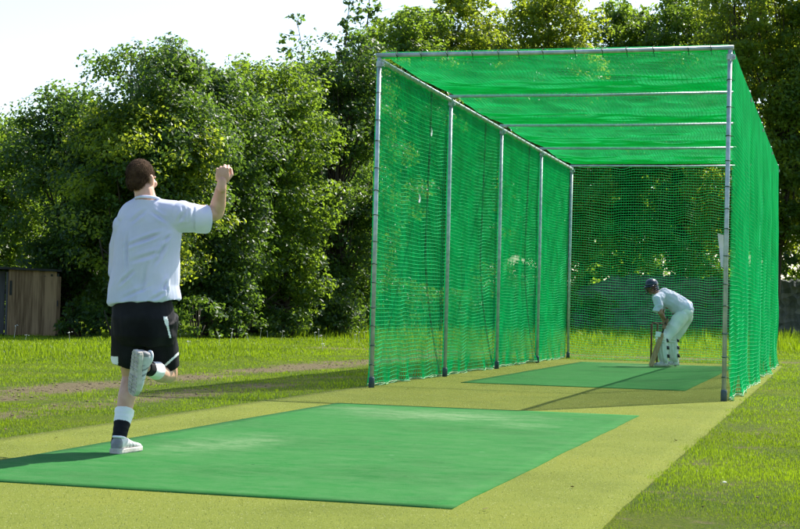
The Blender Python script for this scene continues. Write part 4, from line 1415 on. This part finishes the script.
d_ = Lk - La
sock(BR, [La - d_ * 0.05, La + d_ * 0.08, La + d_ * 0.2, La + d_ * 0.31, La + d_ * 0.475], [0.042, 0.042, 0.045, 0.050, 0.058],
     lambda c, n: 1 if (c - La).dot(d_.normalized()) > d_.length * 0.275 else 0)
e_ = Rk - Ra
sock(BR, [Ra - e_ * 0.03, Ra + e_ * 0.1, Ra + e_ * 0.25, Ra + e_ * 0.48], [0.042, 0.042, 0.046, 0.0545],
     lambda c, n: 1 if (c - Ra).dot(e_.normalized()) > e_.length * 0.17 else 0)


def trainer(parent, heel, toe, up, s=1.0, name='shoe'):
    """trainer from heel to toe on its ground line; up points out of the shoe's opening"""
    f, u, r = frame(Vector(toe) - Vector(heel), up)
    h = Vector(heel); Ln = (Vector(toe) - h).length
    Q = lambda a, b, c_: h + f * a * Ln + r * b * s + u * c_ * s
    prof = [(0.0, 0.026, 0.055), (0.05, 0.034, 0.085), (0.16, 0.038, 0.10), (0.28, 0.038, 0.098), (0.40, 0.039, 0.082), (0.55, 0.045, 0.066), (0.70, 0.050, 0.055), (0.85, 0.046, 0.047), (0.95, 0.034, 0.040), (1.0, 0.018, 0.032)]
    mb = MB()
    rr = []
    for a, w, t in prof:
        rr.append([Q(a, w * math.copysign(abs(math.cos(q)) ** 0.8, math.cos(q)), 0.018 + (t - 0.018) * (0.5 + 0.5 * math.sin(q))) for q in np.linspace(0, 2 * math.pi, 20, endpoint=False)])
    mb.loft(rr)
    me = remeshed(mb, 0.004, 3)
    me.materials.append(M['shoe']); me.materials.append(M['shoe_grey'])

    def panels(c, n_):
        a = (c - h).dot(f) / Ln; b = abs((c - h).dot(r)); z = (c - h).dot(u)
        if a < 0.10 and z > 0.03: return 1
        if a > 0.88 and z > 0.026: return 1
        if 0.30 < a < 0.62 and b > 0.022 and ((a * 9 + z * 14) % 1) < 0.34: return 1
        return 0
    paint(me, panels)
    o = link(name, local_to(parent, me), [M['shoe'], M['shoe_grey']], parent)
    mb = MB()
    out = [(a, w + 0.006) for a, w, t in prof]
    ringp = lambda z, k: [Q(a, w * k, z) for a, w in out] + [Q(a, -w * k, z) for a, w in reversed(out)]
    mb.loft([ringp(0.0, 0.95), ringp(0.006, 1.0), ringp(0.022, 1.0), ringp(0.027, 0.92)])
    me = mb.mesh('sole'); link('sole', local_to(parent, me), M['sole'], o, False)
    mb = MB()                                   # tread blocks under the sole
    for k in range(11):
        a = 0.07 + 0.086 * k
        if 0.42 < a < 0.52: continue
        w = np.interp(a, [x[0] for x in out], [x[1] for x in out]) * 0.82
        for q in (-1, 1):
            mb.loft([[Q(a - 0.028, q * 0.004, z), Q(a + 0.028, q * 0.004, z), Q(a + 0.020, q * w, z), Q(a - 0.034, q * w, z)] for z in (-0.005, 0.002)])
    tr = link('tread', local_to(parent, mb.mesh('tread')), M['sole_dark'], o, False)
    tr['kind'] = 'stuff'
    mb = MB()                                   # padded collar, heel tab and laces
    col = [Q(0.17, 0, 0.089) + f * 0.036 * math.cos(t) * s + r * 0.030 * math.sin(t) * s + u * (0.006 * math.cos(t + math.pi)) for t in np.linspace(0, 2 * math.pi, 21)]
    mb.tube(col, 0.0065 * s, 8)
    link('collar', local_to(parent, mb.mesh('collar')), M['white_cloth'], o)
    mb = MB()
    for a in (0.40, 0.47, 0.54, 0.61):
        t_ = np.interp(a, [x[0] for x in prof], [x[2] for x in prof])
        mb.tube([Q(a, -0.026, t_ - 0.008), Q(a, 0, t_ + 0.004), Q(a, 0.026, t_ - 0.008)], 0.0035, 5)
    la = link('laces', local_to(parent, mb.mesh('laces')), M['white_cloth'], o)
    la['kind'] = 'stuff'
    return o


z0 = Vector((0, 0, 0.021))
hp = A(114.5, 457, 8.925); hp.z = 0.012
tp = hp + Vector((0.088, 0.258, 0.0))
trainer(BR, hp, tp, (0, 0, 1), 1.02)
# trailing foot: heel up, toe down, sole towards the camera
h2 = A(136.0, 351, 8.80); t2 = A(131.5, 395, 8.86)
trainer(BR, h2, t2, Ra - h2.lerp(t2, 0.25), 1.02)

# ---- the batsman, crouched over his bat inside the cage --------------------------------------
QY = 26.0
BT = empty('person', A(667, 367.5, 26.0).xy.to_3d())
tag(BT, 'batsman crouched over a bat inside the net cage, in dark helmet, white shirt and pads', 'person')
S2 = QY / FPX
GZ = 0.011


def gp(px, Y, z=0.0):
    p = A(px, 367, Y); p.z = GZ + z
    return p


body = MB()
hipc = A(683.5, 312, 26.02)
spine = A(673, 304, 26.0); chest = A(663.5, 298, 25.98)
body.ell(hipc, (0.135, 0.165, 0.14)); body.chain([hipc, spine, chest], [0.125, 0.12, 0.135])
Bl = A(657.5, 299, 25.80); Br = A(661, 297.5, 26.18)
body.chain([Bl, chest, Br], [0.062, 0.115, 0.062])
nk = A(656.5, 293.5, 25.98); hd = A(651.5, 287.0, 25.95)
body.cap(chest, 0.085, nk, 0.06); body.cap(nk, 0.058, hd, 0.056)
bf = Vector((-0.62, -0.76, -0.22)); bu = Vector((-0.22, -0.08, 1))
BP = add_head(body, hd, bf, bu, 0.98)
# legs
Hl = A(681, 317, 25.92); Hr = A(685.5, 317, 26.14)
Kl = A(662.5, 341, 25.78); Kr = A(673.0, 341, 26.18)
fl = gp(664.5, 25.80, 0.09); fr_ = gp(674.5, 26.2, 0.09)
body.chain([Hl, Hl.lerp(Kl, 0.5), Kl], [0.098, 0.085, 0.06]); body.chain([Hr, Hr.lerp(Kr, 0.5), Kr], [0.098, 0.085, 0.06])
body.chain([Kl, Kl.lerp(fl, .35) + Vector((0.02, 0, 0)), fl], [0.058, 0.058, 0.037]); body.chain([Kr, Kr.lerp(fr_, .35) + Vector((0.02, 0, 0)), fr_], [0.058, 0.058, 0.037])
# arms reach down to the bat handle
grip_hi = A(666.5, 320.5, 25.70); grip_lo = A(664.6, 326.5, 25.68)
El = A(660.5, 313, 25.70); Er = A(662, 315, 26.0)
body.chain([Bl, El], [0.052, 0.042]); body.chain([Br, Er], [0.052, 0.042])
bat_toe = A(650.8, 367.3, 25.62); bat_toe.z = GZ + 0.01
bdir = (bat_toe - grip_hi).normalized()
Wl = grip_hi + Vector((-0.035, 0.045, 0.03)); Wr = grip_lo + Vector((0.03, 0.06, 0.035))
body.chain([El, El.lerp(Wl, .4), Wl], [0.042, 0.042, 0.028]); body.chain([Er, Er.lerp(Wr, .4), Wr], [0.042, 0.042, 0.028])
bmb = remeshed(body, 0.0065, 5)
# hands wrapped round the handle: fingers perpendicular to it
handle_c = lambda p: p


def grip_hand(w, c, right):
    toward = (c - w); toward = (toward - bdir * toward.dot(bdir)).normalized()
    bk = bdir.cross(toward) * (1 if right else -1)
    start = c - toward * 0.055 + bk * 0.022
    return hand_mesh(start, toward, bk, 0.88, curl=(1.2, 1.3, 0.9), right=right, voxel=0.0034)


g1 = grip_hand(Wl, grip_hi, False); g2 = grip_hand(Wr, grip_lo, True)
me = join_meshes([bmb, g1, g2], 'body')
link('body', local_to(BT, me), M['skin_tan'], BT)
f_, u_, r_ = frame(bf, bu)
link('hair', local_to(BT, hair_mesh(BP, f_, u_, r_, 0.98, 1500, 0.02, 5)), M['hair'], BT)
for q in (-1, 1):
    mb = MB(); mb.ell(BP(q * 0.031, 0.078, 0.000), (0.011, 0.011, 0.011), 2); link('eye', local_to(BT, mb.mesh('eye')), M['eye'], BT)

# helmet: shell, peak, grille
mb = MB()
mb.ell(BP(0, -0.010, 0.040), (r_ * 0.108, f_ * 0.128, u_ * 0.105), 4)
hm = mb.mesh('helmet')
bm = bmesh.new(); bm.from_mesh(hm)
kill = [v for v in bm.verts if (v.co - BP(0, 0, 0)).dot(u_) < (0.035 if (v.co - BP(0, 0, 0)).dot(f_) > 0.03 else -0.055)]
bmesh.ops.delete(bm, geom=kill, context='VERTS')
bmesh.ops.solidify(bm, geom=bm.faces[:], thickness=0.010)
bm.to_mesh(hm); bm.free()
hm.materials.append(M['navy']); hm.materials.append(M['white_paint'])
paint(hm, lambda c, n: 1 if (c - BP(0, 0, 0)).dot(u_) > 1 else 0)
helmet = link('helmet', local_to(BT, hm), [M['navy'], M['white_paint']], BT)
mb = MB()
pk = []
for t in np.linspace(-1.15, 1.15, 13):
    i_ = BP(0.104 * math.sin(t), 0.118 * math.cos(t) - 0.012, 0.046)
    o_ = BP(0.112 * math.sin(t), 0.118 * math.cos(t) + 0.055 * math.cos(t) ** 0.5, 0.026)
    pk.append([i_ + u_ * 0.004, o_ + u_ * 0.003, o_ - u_ * 0.003, i_ - u_ * 0.004])
mb.loft(pk)
link('peak', local_to(BT, mb.mesh('peak')), M['navy'], helmet)
mb = MB()
for z_ in (0.012, -0.018, -0.048, -0.078):
    mb.tube([BP(0.112 * math.sin(t), 0.150 * math.cos(t) - 0.012, z_) for t in np.linspace(-1.35, 1.35, 15)], 0.0042, 6)
for t in (-0.9, -0.0, 0.9):
    mb.tube([BP(0.113 * math.sin(t), 0.151 * math.cos(t) - 0.012, z_) for z_ in (0.03, -0.02, -0.078)], 0.0042, 6)
link('grille', local_to(BT, mb.mesh('grille')), M['dark_metal'], helmet)
for q in (-1, 1):
    mb = MB(); mb.ell(BP(q * 0.094, -0.020, -0.030), (r_ * 0.018, f_ * 0.045, u_ * 0.055), 3)
    link('ear_guard', local_to(BT, mb.mesh('ear_guard')), M['navy'], helmet)

# polo shirt
mb = MB()
ax_ = (chest - hipc).normalized()
hipt = A(685.5, 309, 26.02)
mb.chain([A(684, 308.5, 26.02), A(674, 302.5, 26.0), A(664.5, 297.5, 25.98)], [0.165, 0.160, 0.160])
mb.chain([Bl, A(664, 298, 25.98), Br], [0.085, 0.13, 0.085])
mb.cap(A(662, 296.5, 25.98), 0.115, A(657, 294.3, 25.98), 0.072)
mb.tube([Bl, Bl.lerp(El, 0.5), A(657.2, 312, 25.74)], [0.080, 0.076, 0.078], 18)
mb.tube([Br, Br.lerp(Er, 0.45), Br.lerp(Er, 0.75)], [0.082, 0.078, 0.082], 18)
mp_ = remeshed(mb, 0.008, 4)
displace(mp_, creases(6.5, 0.022, (1, 1, 1), 4.0)); displace(mp_, creases(14, 0.008, (1, 1, 1), 7.0))
link('polo_shirt', local_to(BT, mp_), M['shirt'], BT)
mb = MB()
for q in (-1, 1):
    mb.loft([[A(657, 293.0, 25.98) + r_ * q * a + f_ * b + u_ * c_ for (a, b, c_) in ((0.02, 0.075, -0.10 + e), (0.055, 0.05, -0.02 + e), (0.06, -0.02, 0.02 + e), (0.075, -0.02, 0.0 + e), (0.08, 0.055, -0.05 + e), (0.05, 0.085, -0.11 + e))] for e in (0.0, 0.008)])
link('shirt_collar', local_to(BT, mb.mesh('shirt_collar')), M['white_cloth'], BT)

# trousers
mb = MB()
mb.ell(A(684, 313, 26.03), (0.155, 0.185, 0.165))
mb.chain([Hl, Hl.lerp(Kl, .5), Kl], [0.125, 0.112, 0.085]); mb.chain([Hr, Hr.lerp(Kr, .5), Kr], [0.125, 0.112, 0.085])
mb.chain([Kl, fl + Vector((0.01, 0, -0.02))], [0.082, 0.062]); mb.chain([Kr, fr_ + Vector((0.01, 0, -0.02))], [0.082, 0.062])
mtz = remeshed(mb, 0.009, 4)
displace(mtz, creases(7, 0.018, (1, 1, 0.7), 14.0))
link('trousers', local_to(BT, mtz), M['cream_cloth'], BT)


# batting pads
def pad(kn, an, facing):
    fdir = Vector(facing).normalized()
    up_ = (kn - an).normalized()
    sd_ = up_.cross(fdir).normalized()
    top = kn + up_ * 0.15
    secs = []
    n = 16
    for t, w, b in ((0.0, 0.070, 0.085), (0.15, 0.078, 0.092), (0.45, 0.092, 0.105), (0.62, 0.098, 0.106), (0.68, 0.102, 0.110), (0.80, 0.102, 0.110), (0.88, 0.098, 0.108), (1.0, 0.085, 0.100)):
        c = (an - up_ * 0.015).lerp(top, t)
        outer = [c + sd_ * w * 1.05 * math.sin(q) + fdir * (b * math.cos(q)) for q in np.linspace(-1.75, 1.75, n)]
        inner = [c + sd_ * (w * 1.05 - 0.028) * math.sin(q) + fdir * ((b - 0.03) * math.cos(q)) for q in np.linspace(1.75, -1.75, n)]
        secs.append(outer + inner)
    mb = MB(); mb.loft(secs)
    p = mb.build('batting_pad', M['pad'], None, True)
    p.data.transform(Matrix.Translation(-BT.location)); p.parent = BT
    # cane ribs up the shin, knee rolls across, straps round the calf
    for q in (-1.0, -0.5, 0.0, 0.5, 1.0):
        mb = MB()
        mb.tube([(an - up_ * 0.005).lerp(top, t) + sd_ * w * 1.02 * math.sin(q) + fdir * (b * math.cos(q) + 0.004) for t, w, b in ((0.02, 0.071, 0.086), (0.3, 0.085, 0.098), (0.60, 0.098, 0.105))], 0.012, 7)
        link('cane_rib', local_to(BT, mb.mesh('cane_rib')), M['pad'], p)
    for t in (0.66, 0.75, 0.84):
        c = (an - up_ * 0.015).lerp(top, t)
        mb = MB(); mb.tube([c + sd_ * 0.102 * math.sin(q) + fdir * (0.112 * math.cos(q)) for q in np.linspace(-1.5, 1.5, 13)], 0.013, 8)
        link('knee_roll', local_to(BT, mb.mesh('knee_roll')), M['pad'], p)
    for t in (0.22, 0.50, 0.74):
        c = (an - up_ * 0.015).lerp(top, t)
        w = 0.085 + 0.02 * t
        secs2 = [[c + sd_ * (w + e) * math.sin(q) + fdir * (w + e) * math.cos(q) + up_ * h_ for (e, h_) in ((0, -0.028), (0.008, -0.028), (0.008, 0.028), (0, 0.028))] for q in np.linspace(1.7, 2 * math.pi - 1.7, 13)]
        mb = MB(); mb.loft(secs2)
        link('strap', local_to(BT, mb.mesh('strap')), M['strap'], p)


fd = Vector((-0.93, -0.36, 0.1))
pad(Kl, fl, fd); pad(Kr, fr_, fd)
for (px_, Y_) in ((664.5, 25.80), (674.5, 26.2)):
    hh = gp(px_, Y_, 0.02) + Vector((0.075, 0.02, 0)); tt = hh + Vector((-0.262, -0.10, 0))
    trainer(BT, hh, tt, (0, 0, 1), 1.0)

# cricket bat, toe on the ground
up_b = -bdir
face = Vector((-0.80, -0.55, -0.2)); face = (face - up_b * face.dot(up_b)).normalized()
sdb = up_b.cross(face).normalized()
bat = empty('cricket_bat', bat_toe)
tag(bat, 'pale willow bat held down by the batsman, its toe resting on the mat', 'cricket bat')
mb = MB()
secs = []
for t, w, th in ((0.0, 0.040, 0.018), (0.012, 0.050, 0.024), (0.15, 0.054, 0.034), (0.34, 0.054, 0.036), (0.48, 0.0535, 0.026), (0.545, 0.050, 0.022), (0.575, 0.032, 0.020), (0.59, 0.018, 0.018)):
    secs.append([up_b * t + sdb * a * w + face * b * th for a, b in ((-1, 0.30), (-0.5, 0.38), (0.5, 0.38), (1, 0.30), (1, -0.15), (0.45, -0.5), (0, -0.85), (-0.45, -0.5), (-1, -0.15))])
mb.loft(secs)
link('blade', mb.mesh('blade'), M['willow'], bat, False)
mb = MB()
Lh_ = (grip_hi - bat_toe).length + 0.07
mb.tube([up_b * 0.585, up_b * 0.70, up_b * (Lh_ - 0.02), up_b * Lh_], [0.0165, 0.0165, 0.0165, 0.013], 14)
link('handle', mb.mesh('handle'), M['grip'], bat)
